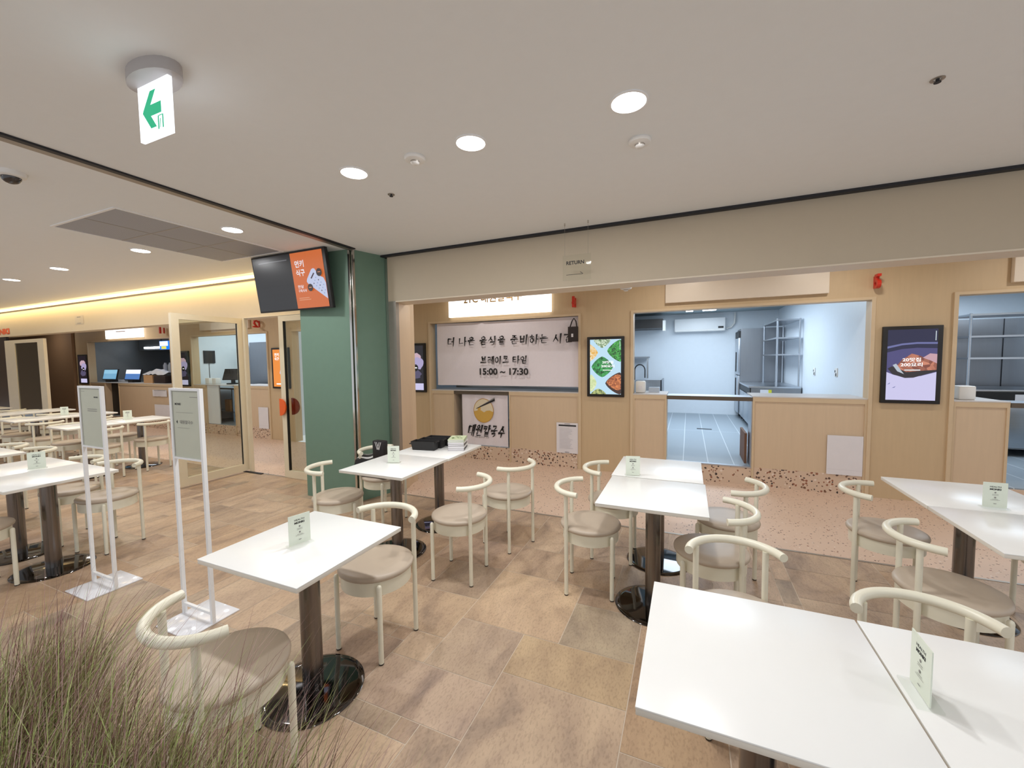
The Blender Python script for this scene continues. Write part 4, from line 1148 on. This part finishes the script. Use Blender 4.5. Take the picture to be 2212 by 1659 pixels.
# wall TV on the column
def tv():
    t = thing('wall_television', (-4.17, 3.43, 2.20), 'landscape television with orange advert on the green column', 'television')
    M = wallM(-4.165, 3.392, 2.195, 0.0, math.radians(8))
    b = WB(); b.box(-0.585, 0.585, -0.022, 0.022, 0.0, 0.640, M, 0.004); b.part('case', M_black, t)
    b = WB(); b.box(-0.02, 0.30, 0.02, 0.075, 0.16, 0.38, M); b.part('wall_bracket', M_track, t)
    f = Flat(M @ Matrix.Translation((0, -0.0222, 0)), 0.0005)
    f.rect(-0.570, 0.060, 0.018, 0.622, e('tvdark', (30, 26, 30), 0.3))
    for v in (0.175, 0.29): f.rect(-0.50, 0.02, v, v+0.003, e('tvline', (18, 16, 18), 0.5))
    f.rect(-0.47, 0.0, 0.556, 0.566, e('tvgrey', (120, 120, 124), 0.6))
    f.rect(0.060, 0.545, 0.018, 0.622, e('tvorange', (214, 106, 42), 0.85))
    wh = e('tvwhite', (236, 236, 244), 0.95)
    f.text('먼키', 0.185, 0.500, wh, h=0.075, w=0.135, bold=0.02); f.text('식구', 0.185, 0.405, wh, h=0.075, w=0.135, bold=0.02)
    f.text('한달', 0.16, 0.255, wh, h=0.035, w=0.09, bold=0.01); f.text('구독식사', 0.18, 0.210, wh, h=0.035, w=0.13, bold=0.01)
    dim = e('tvdim', (226, 150, 110), 0.85)
    f.rect(0.11, 0.27, 0.125, 0.135, dim); f.rect(0.11, 0.29, 0.105, 0.115, dim)
    f.poly([(0.545, 0.27), (0.545, 0.10), (0.315, 0.255), (0.275, 0.285), (0.265, 0.305), (0.275, 0.33), (0.355, 0.425), (0.38, 0.435), (0.405, 0.43), (0.455, 0.355), (0.52, 0.325)], e('tvphone', (196, 204, 232), 0.9))
    f.poly([(0.330, 0.335), (0.343, 0.325), (0.395, 0.380), (0.382, 0.390)], e('tvmar', (70, 40, 60), 0.6))
    for i in range(5):
        for j in range(3):
            u = 0.37+0.035*i+0.02*j; v = 0.275-0.028*i+0.030*j
            if u < 0.535: f.disc(u, v, 0.007, e('tvmar', (70, 40, 60), 0.6) if (i+j) % 3 == 0 else e('tvpale', (150, 170, 214), 0.8), n=10)
    f.disc(0.315, 0.235, 0.040, e('tvdisc', (62, 40, 34), 0.6)); f.disc(0.475, 0.385, 0.042, e('tvdisc', (62, 40, 34), 0.6))
    f.rect(0.295, 0.335, 0.232, 0.240, dim); f.rect(0.455, 0.495, 0.385, 0.393, dim)
    f.build('display', t)
tv()
# orange soffit lettering and small notice on the left soffit
t = thing('soffit_lettering', (-14.05, YF, 2.28), 'orange lettering on the left soffit at the photo edge', 'lettering')
f = Flat(wallM(-14.20, YF+0.008, 2.355)); f.text('MONKI', 0, 0, M_orange, h=0.13, w=1.05, bold=0.07); f.build('letters', t)
t = thing('soffit_notice', (-10.60, YF, 2.40), 'small faint sign on the cream left soffit', 'sign')
f = Flat(wallM(-10.60, YF+0.008, 2.45)); f.rect(-0.16, 0.16, -0.08, 0.08, mat('soffit_sticker', (206, 192, 170), 0.5)); f.rect(-0.08, 0.06, 0.045, 0.06, M_grey); f.rect(-0.08, 0.06, -0.065, -0.058, M_grey); f.build('sheet', t)

# ================================================================== LEFT SHOP FRONT
def glazed_frame(b, M, w, z0, z1, st=0.085, top=0.075, bot=0.10, d=0.024, st2=None):
    b.box(0, st, -d, d, z0, z1, M); st2 = st2 or st; b.box(w-st2, w, -d, d, z0, z1, M); b.box(st, w-st2, -d, d, z1-top, z1, M); b.box(st, w-st2, -d, d, z0, z0+bot, M)
t = thing('glass_door', (-5.945, 3.92, 0.02), 'cream-framed glass door standing open toward the tables', 'door')
Md = Matrix.Translation((-5.945, 3.93, 0)) @ Matrix.Rotation(math.radians(-90.5), 4, 'Z')
b = WB(); glazed_frame(b, Md, 0.90, 0.025, 2.235); b.part('door_frame', M_doorfr, t)
b = WB(); b.box(0.085, 0.815, -0.004, 0.004, 0.125, 2.16, Md); b.part('pane', M_pane, t)
b = WB(); b.box(0.083, 0.092, -0.010, 0.010, 0.12, 2.165, Md); b.box(0.808, 0.817, -0.010, 0.010, 0.12, 2.165, Md); b.part('black_gasket', M_black, t)
b = WB(); b.box(-5.90, -5.86, 3.90, 3.95, 0.0, 2.24); struct(b.build('trim_14', M_doorfr), 'cream door post on the shop-front line')
b = WB(); b.box(-5.86, -4.18, 3.90, 3.95, 2.235, 2.245); struct(b.build('trim_15', M_doorfr), 'thin cream head of the door opening')
t = thing('fixed_glass_panel', (-4.67, 3.925, 0.0), 'cream-framed glass panel fixed beside the green column', 'glass panel')
Mp = Matrix.Translation((-5.155, 3.925, 0)); b = WB(); glazed_frame(b, Mp, 0.975, 0.0, 2.232); b.part('frame', M_doorfr, t)
b = WB(); b.box(-5.07, -4.265, 3.921, 3.929, 0.10, 2.157); b.part('pane', M_pane, t)
b = WB(); b.box(-5.072, -5.063, 3.905, 3.94, 0.10, 2.157); b.part('black_gasket', M_black, t)
def dshape(x, y, z, w, h, m, t, nm, lab):
    b = WB(); pts = [(0, -h/2), (0, h/2)] + [(w*math.sin(a), h/2*math.cos(a)) for a in [PI*i/20 for i in range(1, 20)]]
    A = [b.bm.verts.new((x+p[0], y, z+p[1])) for p in pts]; B = [b.bm.verts.new((x+p[0], y+0.02, z+p[1])) for p in pts]
    b._face(A); b._face(B[::-1]); n = len(pts)
    for i in range(n): b._face([A[i], A[(i+1) % n], B[(i+1) % n], B[i]])
    b.part(nm, m, t, lab)
dshape(-5.150, 3.860, 0.985, 0.115, 0.235, M_orange, t, 'handle_plate', 'bright orange half-round handle')
dshape(-5.035, 3.955, 0.99, 0.14, 0.235, M_dred, t, 'handle_plate', 'dark red half-round handle behind the glass')
b = WB(); b.box(-5.98, -5.60, 3.86, 3.90, 0, 0.012); struct(b.build('trim_16', M_track), 'dark door floor guide')
t = thing('far_glass_door', (-12.95, 3.93, 0), 'cream-framed door at the far left, glass coloured as reflected darkness', 'door')
b = WB(); Mq = Matrix.Translation((-13.95, 3.93, 0)); glazed_frame(b, Mq, 1.85, 0.0, 2.15, st=0.50, top=0.07, st2=0.27); b.part('door_frame', M_doorfr, t)
b = WB(); b.box(-13.45, -12.37, 3.92, 3.94, 0.10, 2.08); b.part('dark_pane', M_darkpane, t)
b = WB(); b.box(-20.0, -14.0, 3.95, 3.99, 0, 2.24); struct(b.build('far_darkness_panel', mat('unlit_opening_black', (26, 18, 16), 0.3)), 'black panel standing in for darkness beyond the far left door')  # black panel added where the opening is only dark
b = WB(); b.box(-21, -15.95, 5.70, 5.755, 0, 2.78); struct(b.build('wall_far', M_unlit_wall), 'far left stall wall facing with its unlit tone put in the colour')  # unlit brown painted on a facing over the stall wall

# ================================================================== KITCHEN FIVE
t = thing('air_conditioner', (0.22, 10.8, 2.2), 'white split air conditioner on the kitchen back wall', 'air conditioner')
b = WB(); b.box(-0.33, 0.775, 10.66, 10.895, 2.205, 2.525, bev=0.03); b.part('body', M_white, t)
b = WB(); b.box(-0.30, 0.745, 10.645, 10.665, 2.215, 2.255); b.part('air_flap', M_whitepl, t)
b = WB(); b.box(0.62, 0.73, 10.652, 10.664, 2.27, 2.315); b.part('display_window', M_black, t)
b = WB(); b.tube([(0.80, 10.84, 2.27), (0.90, 10.84, 2.29), (0.97, 10.84, 2.38), (0.98, 10.84, 2.62)], 0.022, 10)
tag(b.build('refrigerant_pipe', M_whitepl), 'white wrapped pipe curving up beside the air conditioner', 'pipe')
t = thing('range_hood', (-0.95, 10.5, 2.25), 'dark steel hood at the upper left of the bright kitchen', 'hood')
b = WB(); b.box(-1.34, -0.56, 10.1, 10.85, 2.29, 2.50); b.part('canopy', mat('dark_hood_steel', (70, 66, 64), 0.4, 0.6), t)
b = WB(); b.prism([(-0.56, 10.1), (-0.50, 10.1), (-0.50, 10.3), (-0.56, 10.3)], 2.22, 2.46); b.part('end_plate', M_whitepl, t)
t = thing('sink_unit', (-0.98, 10.2, ZP0), 'steel sink unit with black hose tap at the left of the bright kitchen', 'sink')
b = WB(); b.box(-1.34, -0.56, 9.9, 10.85, ZP0, 0.80); b.part('cabinet', M_staind, t)
b = WB(); b.box(-1.34, -0.56, 9.9, 9.92, 0.80, 1.09); b.box(-0.58, -0.56, 9.9, 10.85, 0.80, 1.09); b.box(-1.34, -1.32, 9.9, 10.85, 0.80, 1.09); b.part('basin', M_staind, t)
b = WB(); b.tube([(-1.20, 10.3, 0.80), (-1.20, 10.3, 1.15)] + [(-1.20+0.12*(1-math.cos(a)), 10.3, 1.30+0.14*math.sin(a)) for a in [PI*i/10 for i in range(11)]] + [(-0.96, 10.3, 1.12)], 0.014, 8); b.part('hose_tap', M_black, t)
t = thing('steel_wall_shelf', (-1.1, 10.7, 1.1), 'open steel shelf standing behind the sink', 'shelf')
for x in (-1.30, -0.93):
    b = WB(); b.box(x-0.02, x+0.02, 10.60, 10.64, 1.095, 1.62); b.part('post', M_stain, t)
b = WB(); b.box(-1.33, -0.90, 10.55, 10.85, 1.60, 1.63); b.part('shelf_board', M_staind, t)
def upright_fridge(x0, x1, y0, y1, z1, label, front='-X'):
    t = thing('upright_refrigerator', ((x0+x1)/2, (y0+y1)/2, ZP0), label, 'refrigerator', 'steel catering refrigerators')
    b = WB(); b.box(x0+0.02, x1, y0, y1, ZP0+0.11, z1); b.part('cabinet', M_staind, t)
    zm = (ZP0+0.11+z1-0.16)/2
    if front == '-X':
        for za, zb in ((ZP0+0.13, zm-0.01), (zm+0.01, z1-0.20)):
            b = WB(); b.box(x0-0.02, x0+0.02, y0+0.01, y1-0.01, za, zb, bev=0.005); d = b.part('door', M_stain, t)
            b = WB(); b.box(x0-0.035, x0-0.02, y0+0.40, y0+0.44, (zb-0.50) if za < zm-0.3 else za+0.06, (zb-0.06) if za < zm-0.3 else za+0.50); o = b.build('door_handle', M_black, None, (0, 0, 0)); world_part(o, d)
        b = WB(); b.box(x0-0.022, x0+0.02, y0, y1, z1-0.19, z1-0.05); b.part('control_panel', M_black, t)
    for x in (x0+0.08, x1-0.08):
        for y in (y0+0.08, y1-0.08):
            b = WB(); b.lathe([(0.02, ZP0), (0.02, ZP0+0.11)], (x, y, 0), 12); b.part('leg', M_black, t)
    return t
upright_fridge(1.02, 1.84, 10.20, 10.87, 2.21, 'tall steel refrigerator at the back of the bright kitchen')
def under_fridge(x0, x1, y0, y1, z1, label, front='-X'):
    t = thing('counter_refrigerator', ((x0+x1)/2, (y0+y1)/2, ZP0), label, 'refrigerator', 'steel counter refrigerators')
    b = WB(); b.box(x0+0.02, x1, y0, y1, ZP0+0.10, z1-0.03); b.part('cabinet', M_staind, t)
    b = WB(); b.box(x0-0.02, x1, y0-0.01, y1, z1-0.03, z1, bev=0.003); b.part('steel_top', M_stain, t)
    b = WB(); b.box(x0, x0+0.02, y0, y1, z1-0.15, z1-0.03) if front == '-X' else b.box(x0, x1, y0-0.02, y0, z1-0.15, z1-0.03); b.part('control_strip', M_black, t)
    f = Flat(wallM((x0+x1)/2-0.1, y0-0.0205 if front != '-X' else y0-0.001, z1-0.11)); f.rect(0.0, 0.05, -0.03, 0.05, mat('yellow_sticker', (226, 220, 60), 0.5)); f.rect(-0.13, 0.0, -0.03, 0.05, M_paper); f.build('energy_label', t)
    n = 2
    if front == '-X':
        for k in range(n):
            ya = y0+0.02+k*(y1-y0-0.02)/n; yb = ya+(y1-y0-0.04)/n-0.01
            b = WB(); b.box(x0-0.012, x0+0.02, ya, yb, ZP0+0.12, z1-0.16, bev=0.004); b.part('door', M_stain, t)
    else:
        for k in range(n):
            xa = x0+0.02+k*(x1-x0-0.02)/n; xb = xa+(x1-x0-0.04)/n-0.01
            b = WB(); b.box(xa, xb, y0-0.015, y0+0.01, ZP0+0.12, z1-0.16, bev=0.004); b.part('door', M_stain, t)
    for x in (x0+0.08, x1-0.08):
        for y in (y0+0.08, y1-0.08):
            b = WB(); b.lathe([(0.02, ZP0), (0.02, ZP0+0.10)], (x, y, 0), 12); b.part('leg', M_black, t)
under_fridge(1.04, 1.83, 8.62, 10.15, 1.055, 'low steel counter refrigerator along the right wall of the bright kitchen')
def rack(x0, x1, y0, y1, z0, z1, shelves, label):
    t = thing('steel_rack', ((x0+x1)/2, (y0+y1)/2, z0), label, 'rack', 'steel shelf racks')
    for x in (x0, x1):
        for y in (y0, y1):
            b = WB(); b.lathe([(0.016, z0), (0.016, z1)], (x, y, 0), 12); b.part('post', M_stain, t)
    for z in shelves:
        b = WB(); b.box(x0-0.015, x1+0.015, y0-0.015, y1+0.015, z-0.025, z); b.part('shelf', M_stain, t)
rack(1.46, 1.80, 8.68, 10.08, 1.056, 2.27, (1.64, 1.94, 2.26), 'tall steel rack on the low refrigerator in the bright kitchen')
for x0, x1, lab in ((-0.075, 0.085, 'short lit fluorescent fitting on the kitchen ceiling'), (0.26, 0.54, 'longer lit fluorescent fitting on the kitchen ceiling')):
    t = thing('fluorescent_fitting', ((x0+x1)/2, 9.85, 2.61), lab, 'light', 'kitchen ceiling lights')
    b = WB(); b.box(x0, x1, 9.70, 10.0, 2.635, 2.65); b.part('tray', M_white, t)
    b = WB(); b.box(x0+0.01, x1-0.01, 9.71, 9.99, 2.612, 2.635); b.part('tube_cover', M_tube, t)
b = WB(); b.box(0.16, 0.42, 8.52, 8.60, ZP0, ZP0+0.004); tag(b.build('floor_drain', M_track), 'dark slot drain in the grey kitchen floor', 'drain')
t = thing('paper_canister', (-0.612, 5.96, ZC), 'white rounded dispenser on the left counter of the bright kitchen', 'dispenser')
b = WB(); b.box(-0.677, -0.545, 5.90, 6.02, ZC+0.0003, ZC+0.165, bev=0.022); b.part('body', M_whitepl, t)
b = WB(); b.box(-0.635, -0.585, 5.895, 5.90, ZC+0.05, ZC+0.10); b.part('outlet_slot', M_paper, t)
t = thing('steel_container', (-0.44, 6.08, ZC), 'small steel container beside the white dispenser', 'container')
b = WB(); b.box(-0.51, -0.37, 6.02, 6.14, ZC+0.0003, ZC+0.07); b.part('body', M_stain, t)
for y, z, lab in ((7.90, 1.35, 'white wall socket on the kitchen side wall, farther in'), (6.85, 1.37, 'white wall socket on the kitchen side wall, nearer the counter')):
    t = thing('wall_socket', (1.845, y, z), lab, 'socket', 'kitchen wall sockets')
    b = WB(); b.box(1.838, 1.85, y-0.05, y+0.05, z-0.06, z+0.06, bev=0.003); b.part('plate', M_whitepl, t)
    b = WB(); b.box(1.834, 1.839, y-0.03, y-0.005, z-0.05, z-0.01); b.box(1.834, 1.839, y+0.01, y+0.03, z+0.0, z+0.03); b.part('inserts', M_track, t)
b = WB(); b.box(0.672, 0.700, 5.95, 6.45, ZP0+0.0005, 0.62); tag(b.build('cardboard_sheet', mat('brown_board', (120, 84, 62), 0.7)), 'brown board leaning inside the counter gap', 'board')

# ================================================================== KITCHEN SIX
under_fridge(3.15, 5.2, 7.55, 8.35, 1.12, 'low steel refrigerator with yellow sticker in the right-edge kitchen', '-Y')
rack(3.58, 4.55, 7.75, 8.25, 1.121, 2.16, (1.55, 1.85, 2.15), 'steel rack on the low refrigerator in the right-edge kitchen')
t = thing('steel_backsplash', (4.1, 8.55, ZP0), 'grey steel panel behind the rack in the right-edge kitchen', 'panel')
b = WB(); b.box(2.6, 5.3, 8.52, 8.56, ZP0, 2.12); b.part('sheet', M_staind, t)
b = WB()
for x in (3.45, 4.3): b.box(x-0.004, x+0.004, 8.512, 8.52, ZP0, 2.12)
b.part('joints', M_track, t)
t = thing('tissue_box', (2.722, 5.95, ZC), 'white box on the narrow counter of the right-edge stall', 'box')
b = WB(); b.box(2.655, 2.790, 5.88, 6.02, ZC+0.0003, ZC+0.145, bev=0.012); b.part('body', M_whitepl, t)
b = WB(); b.box(2.685, 2.76, 5.92, 5.98, ZC+0.145, ZC+0.149); b.part('top_slot', M_paper, t)
b = WB(); b.box(3.9, 4.0, 6.7, 6.8, 2.62, 2.65); b.mi = 0; tag(b.build('kitchen_lamp', M_tube), 'lit ceiling lamp in the right-edge kitchen', 'light')

# ================================================================== KITCHEN FOUR (behind the banner)
t = thing('prep_table', (-2.65, 6.75, ZP0), 'steel preparation table glimpsed under the break-time banner', 'table')
b = WB(); b.box(-3.9, -1.5, 6.45, 7.1, 1.10, 1.14); b.part('steel_top', M_stain, t)
for x in (-3.85, -1.55):
    for y in (6.5, 7.05):
        b = WB(); b.box(x-0.02, x+0.02, y-0.02, y+0.02, ZP0, 1.10); b.part('leg', M_stain, t)
for i, (x, w, h, m, lab) in enumerate(((-3.35, 0.28, 0.10, M_black, 'black pan under the left part of the banner'), (-2.2, 0.36, 0.08, M_black, 'black tray under the right part of the banner'), (-2.85, 0.16, 0.09, M_whitepl, 'white tub under the middle of the banner'))):
    b = WB(); b.box(x-w/2, x+w/2, 6.5, 6.8, 1.1402, 1.1402+h, bev=0.01); tag(b.build('kitchen_pan', m), lab, 'pan', 'utensils under the banner')

# ================================================================== KITCHEN TWO (through the door)
t = thing('wall_monitor', (-10.56, 6.15, 1.6), 'small dark monitor on the wall of the stall behind the door', 'monitor')
b = WB(); b.box(-10.58, -10.555, 6.03, 6.28, 1.60, 1.90); b.part('case', M_black, t)
b = WB(); b.box(-10.575, -10.571, 6.14, 6.15, 1.15, 1.60); b.part('cable', M_black, t)
t = thing('order_terminal', (-9.54, 5.98, ZC), 'black touch-screen till on the counter behind the door', 'till')
Mt = Matrix.Translation((-9.52, 5.98, ZC+0.10)) @ Matrix.Rotation(math.radians(30), 4, 'Z') @ Matrix.Rotation(math.radians(-28), 4, 'X')
b = WB(); b.box(-0.19, 0.19, -0.012, 0.012, 0.0, 0.28, Mt, 0.006); b.part('screen', M_black, t)
b = WB(); b.box(-9.62, -9.44, 5.93, 6.12, ZC+0.0003, ZC+0.03, bev=0.006); b.box(-9.56, -9.50, 6.00, 6.06, ZC+0.03, ZC+0.16); b.part('stand', M_black, t)
worktop(-10.07, -9.08, 'grey flap worktop carrying the till behind the door', 6.2)
for x, lab in ((-10.27, 'left white paper cup stack box beside the till'), (-10.02, 'right white paper cup stack box beside the till')):
    b = WB(); b.box(x-0.07, x+0.07, 5.90, 6.02, ZC+0.0003, ZC+0.14, bev=0.012); tag(b.build('cup_box', M_whitepl), lab, 'box', 'white boxes beside the till')
t = thing('steel_table', (-9.55, 6.35, ZP0), 'steel shelf table standing in the counter gap behind the door', 'table')
b = WB(); b.box(-10.50, -9.12, 6.08, 6.62, 0.985, 1.02); b.part('top', M_stain, t)
b = WB(); b.box(-10.50, -9.12, 6.08, 6.62, 0.45, 0.47); b.part('lower_shelf', M_stain, t)
for x in (-10.47, -9.70, -9.15):
    for y in (6.11, 6.59):
        b = WB(); b.box(x-0.018, x+0.018, y-0.018, y+0.018, ZP0, 0.985); b.part('leg', M_stain, t)
t = thing('cardboard_box', (-9.85, 6.28, 0.4703), 'brown cardboard box on the lower shelf of the steel table', 'box')
b = WB(); b.box(-10.05, -9.76, 6.14, 6.44, 0.4703, 0.74); b.part('carton', M_card, t)
b = WB(); b.box(-9.92, -9.88, 6.139, 6.441, 0.4705, 0.741); b.part('tape', mat('brown_tape', (160, 120, 80), 0.4), t)
upright_fridge(-10.45, -9.0, 7.05, 7.75, 2.12, 'dark grey cold cabinet in the stall behind the door', '-Y')
b = WB(); b.box(-10.07, -9.66, YS+0.02, YS+0.04, ZP0, 1.10); tag(b.build('white_side_panel', M_kwall), 'white panel closing part of the counter gap behind the door', 'panel')

b = WB(); b.box(-10.55, -8.9, 6.66, 6.70, ZP0, 1.08); tag(b.build('shade_sheet', M_black), 'black sheet imitating shade behind the shelf table in the counter gap', 'panel')  # added sheet, paints the shade below the counter
# ================================================================== KITCHEN ONE (far left)
def till(x, w, label, c1, c2):
    t = thing('order_terminal', (x, 6.0, ZC), label, 'till')
    M = Matrix.Translation((x, 5.98, ZC+0.06)) @ Matrix.Rotation(math.radians(-12), 4, 'X')
    b = WB(); b.box(-w/2, w/2, -0.015, 0.015, 0, 0.30, M, 0.005); b.part('case', M_black, t)
    f = Flat(M @ Matrix.Translation((0, -0.0155, 0))); f.rect(-w/2+0.02, w/2-0.02, 0.02, 0.28, c1); f.rect(-w/2+0.02, w/2-0.02, 0.17, 0.28, c2); f.build('display', t)
    b = WB(); b.box(x-0.1, x+0.1, 5.93, 6.12, ZC+0.0003, ZC+0.065); b.part('stand', M_black, t)
till(-14.74, 0.72, 'till with pale blue screen on the far left stall counter', emit('till_blue', (120, 178, 214), 0.9), emit('till_pale', (150, 205, 235), 0.9))
worktop(-14.45, -13.78, 'worktop flap carrying papers on the far left stall', 6.2)
till(-13.60, 0.74, 'till with glowing white screen on the far left stall counter', emit('till_deep', (88, 134, 200), 0.9), emit('till_white', (226, 240, 255), 1.4))
t = thing('cardboard_box', (-12.5, 6.0, ZC), 'cardboard carton with crumpled plastic on the far left stall counter', 'box')
b = WB(); b.box(-12.80, -12.40, 5.86, 6.16, ZC+0.0003, ZC+0.20); b.part('carton', M_card, t)
b = WB()
rd = random.Random(11); g = [[b.bm.verts.new((-12.90+0.95*i/14, 5.88+0.28*j/5, ZC+0.20+0.14*math.sin(PI*(0.1+0.8*i/14))*math.sin(PI*j/5)+rd.uniform(0, 0.035))) for j in range(6)] for i in range(15)]
for i in range(14):
    for j in range(5): b._face([g[i][j], g[i+1][j], g[i+1][j+1], g[i][j+1]])
b.part('plastic_wrap', mat('crumpled_plastic', (206, 206, 210), 0.25), t)
b = WB(); b.box(-12.36, -11.86, 5.86, 6.16, ZC+0.0003, ZC+0.19, bev=0.02); tag(b.build('dark_basket', mat('dark_brown_basket', (44, 30, 28), 0.7)), 'dark basket at the right of the far stall counter', 'basket')
b = WB(); b.box(-15.12, -14.70, 6.14, 6.30, ZC+0.0003, ZC+0.05, bev=0.01); tag(b.build('paper_pile', M_paper), 'pile of papers on the narrow left counter of the far stall', 'papers')
t = thing('blue_light_box', (-12.3, 6.3, 1.98), 'blue and white light box hanging in the far left stall', 'light box')
b = WB(); b.box(-12.88, -12.86, 6.32, 6.34, 2.20, 2.65); b.box(-11.79, -11.77, 6.32, 6.34, 2.20, 2.65); b.part('hangers', M_black, t)
b = WB(); b.box(-12.90, -11.75, 6.30, 6.36, 1.98, 2.20); b.part('case', emit('lightbox_blue', (20, 120, 240), 1.3), t)
f = Flat(wallM(-12.32, 6.299, 2.09)); f.rect(-0.57, -0.2, -0.02, 0.10, emit('lightbox_white', (226, 240, 255), 1.5)); f.disc(0.36, 0.04, 0.10, emit('lightbox_white', (226, 240, 255), 1.5), ry=0.06); f.rect(-0.5, -0.28, -0.1, -0.03, emit('lightbox_yellow', (240, 230, 90), 1.0)); f.build('graphics', t)
t = thing('exhaust_hood', (-13.7, 7.2, 1.9), 'long steel exhaust hood with a light in the far left stall', 'hood')
b = WB(); b.box(-15.2, -12.6, 6.9, 7.8, 2.0, 2.35); b.box(-14.2, -13.6, 7.2, 7.6, 2.35, 2.65); b.part('canopy', M_staind, t)
b = WB(); b.box(-14.9, -13.9, 6.88, 6.90, 2.05, 2.10); b.part('lamp_strip', M_tube, t)
t = thing('shelf_unit', (-13.2, 7.6, ZP0), 'dark shelf unit with jars at the back of the far stall', 'shelf')
b = WB(); b.box(-14.6, -11.4, 7.5, 8.0, ZP0, 1.9); b.part('cabinet', mat('dark_cabinet', (36, 34, 36), 0.6), t)
for i in range(8):
    b = WB(); b.lathe([(0.055, 1.32), (0.055, 1.56), (0.03, 1.60), (0.03, 1.63)], (-14.1+0.24*i, 7.0, 0), 12)
    tag(b.build('storage_jar', [M_paper, M_whitepl, M_stain][i % 3]), 'jar on the crowded shelf behind the glowing till', 'jar', 'jars in the far stall')
b = WB(); b.box(-14.4, -12.1, 6.85, 7.15, 1.28, 1.32); b.box(-14.4, -14.36, 6.85, 7.15, ZP0, 1.28); b.box(-12.14, -12.1, 6.85, 7.15, ZP0, 1.28)
tag(b.build('jar_shelf', M_staind), 'steel shelf carrying the jars in the far stall', 'shelf')
b = WB(); b.box(-14.42, -13.82, YS+0.12, YS+0.16, ZP0, 1.10); tag(b.build('gap_darkness_sheet', M_black), 'black sheet imitating the dark of the far stall counter gap', 'board')  # sheet blackened to give the open gap its darkness

# ================================================================== ORNAMENTAL GRASS
def grass():
    t = thing('ornamental_grass', (-0.68, 0.26, 0.80), 'purple-tinged ornamental grass filling the bottom left corner', 'plant')
    b = WB(); b.box(-1.25, -0.10, 0.10, 0.38, 0.0, 0.80); b.box(-1.27, -0.08, 0.08, 0.40, 0.76, 0.81); b.part('planter_box', mat('grey_planter', (120, 116, 110), 0.7), t)
    rd = random.Random(21)
    def grassmat(name, stops):
        m = bpy.data.materials.new(name); m.use_nodes = True; nt = m.node_tree; bs = nt.nodes['Principled BSDF']
        at = nt.nodes.new('ShaderNodeAttribute'); at.attribute_name = 'tint'
        sp = nt.nodes.new('ShaderNodeSeparateColor'); nt.links.new(at.outputs['Color'], sp.inputs['Color'])
        cr = nt.nodes.new('ShaderNodeValToRGB'); el = cr.color_ramp.elements
        el[0].position, el[0].color = stops[0][0], L(stops[0][1]); el[1].position, el[1].color = stops[-1][0], L(stops[-1][1])
        for p, c in stops[1:-1]: x = el.new(p); x.color = L(c)
        nt.links.new(sp.outputs[0], cr.inputs['Fac']); nt.links.new(cr.outputs['Color'], bs.inputs['Base Color']); bs.inputs['Roughness'].default_value = 0.55
        return m
    mg = grassmat('grass_green', [(0, (72, 62, 40)), (0.35, (128, 122, 80)), (0.65, (178, 184, 118)), (0.85, (204, 226, 146)), (1, (220, 238, 160))])  # both ramps carry shaded gaps and highlights in the blade colours
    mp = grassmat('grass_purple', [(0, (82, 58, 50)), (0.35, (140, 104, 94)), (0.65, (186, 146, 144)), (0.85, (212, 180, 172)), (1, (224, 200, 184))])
    def blades(name, m, n, wid, hfun, lean0, lean1, lab):
        bm = bmesh.new(); lay = bm.loops.layers.float_color.new('tint')
        for _ in range(n):
            # clumps thin out toward the right
            u = rd.random()
            x = -1.16 + 1.02*(u**1.35)
            y = 0.13 + 0.22*rd.random() + 0.03*math.sin(9*x)
            h = hfun(x)*rd.uniform(0.62, 1.08)
            az = rd.gauss(0.55, 0.9) ; ln = rd.uniform(lean0, lean1)
            d = Vector((math.cos(az), math.sin(az), 0)); sd = Vector((-d.y, d.x, 0))
            ang = rd.uniform(0, PI); sd = Vector((math.cos(ang), math.sin(ang), 0))
            t0 = rd.random(); w = wid*rd.uniform(0.6, 1.25)
            pr = None; nseg = 5
            for i in range(nseg+1):
                s = i/nseg
                p = Vector((x, y, 0.80)) + d*(ln*h*s**1.8) + Vector((0, 0, h*(s - 0.35*ln*s*s)))
                ww = w*(1-s)**0.7 if i < nseg else 0
                if ww > 0: cur = [bm.verts.new(p-sd*ww), bm.verts.new(p+sd*ww)]
                else: cur = [bm.verts.new(p)]
                if pr:
                    f = bm.faces.new([pr[0], pr[1]] + cur[::-1]); f.smooth = True
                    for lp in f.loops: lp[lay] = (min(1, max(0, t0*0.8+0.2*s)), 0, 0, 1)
                pr = cur
        me = bpy.data.meshes.new(name); bm.to_mesh(me); bm.free(); me.materials.append(m)
        o = bpy.data.objects.new(name, me); C.objects.link(o); world_part(o, t); o['label'] = lab; o['kind'] = 'stuff'
    hf = lambda x: 0.285 + 0.135*min(1, max(0, (-0.25-x)/0.45))
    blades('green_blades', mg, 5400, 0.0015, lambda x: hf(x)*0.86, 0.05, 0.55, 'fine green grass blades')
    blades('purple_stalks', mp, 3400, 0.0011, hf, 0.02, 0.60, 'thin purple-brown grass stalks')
grass()
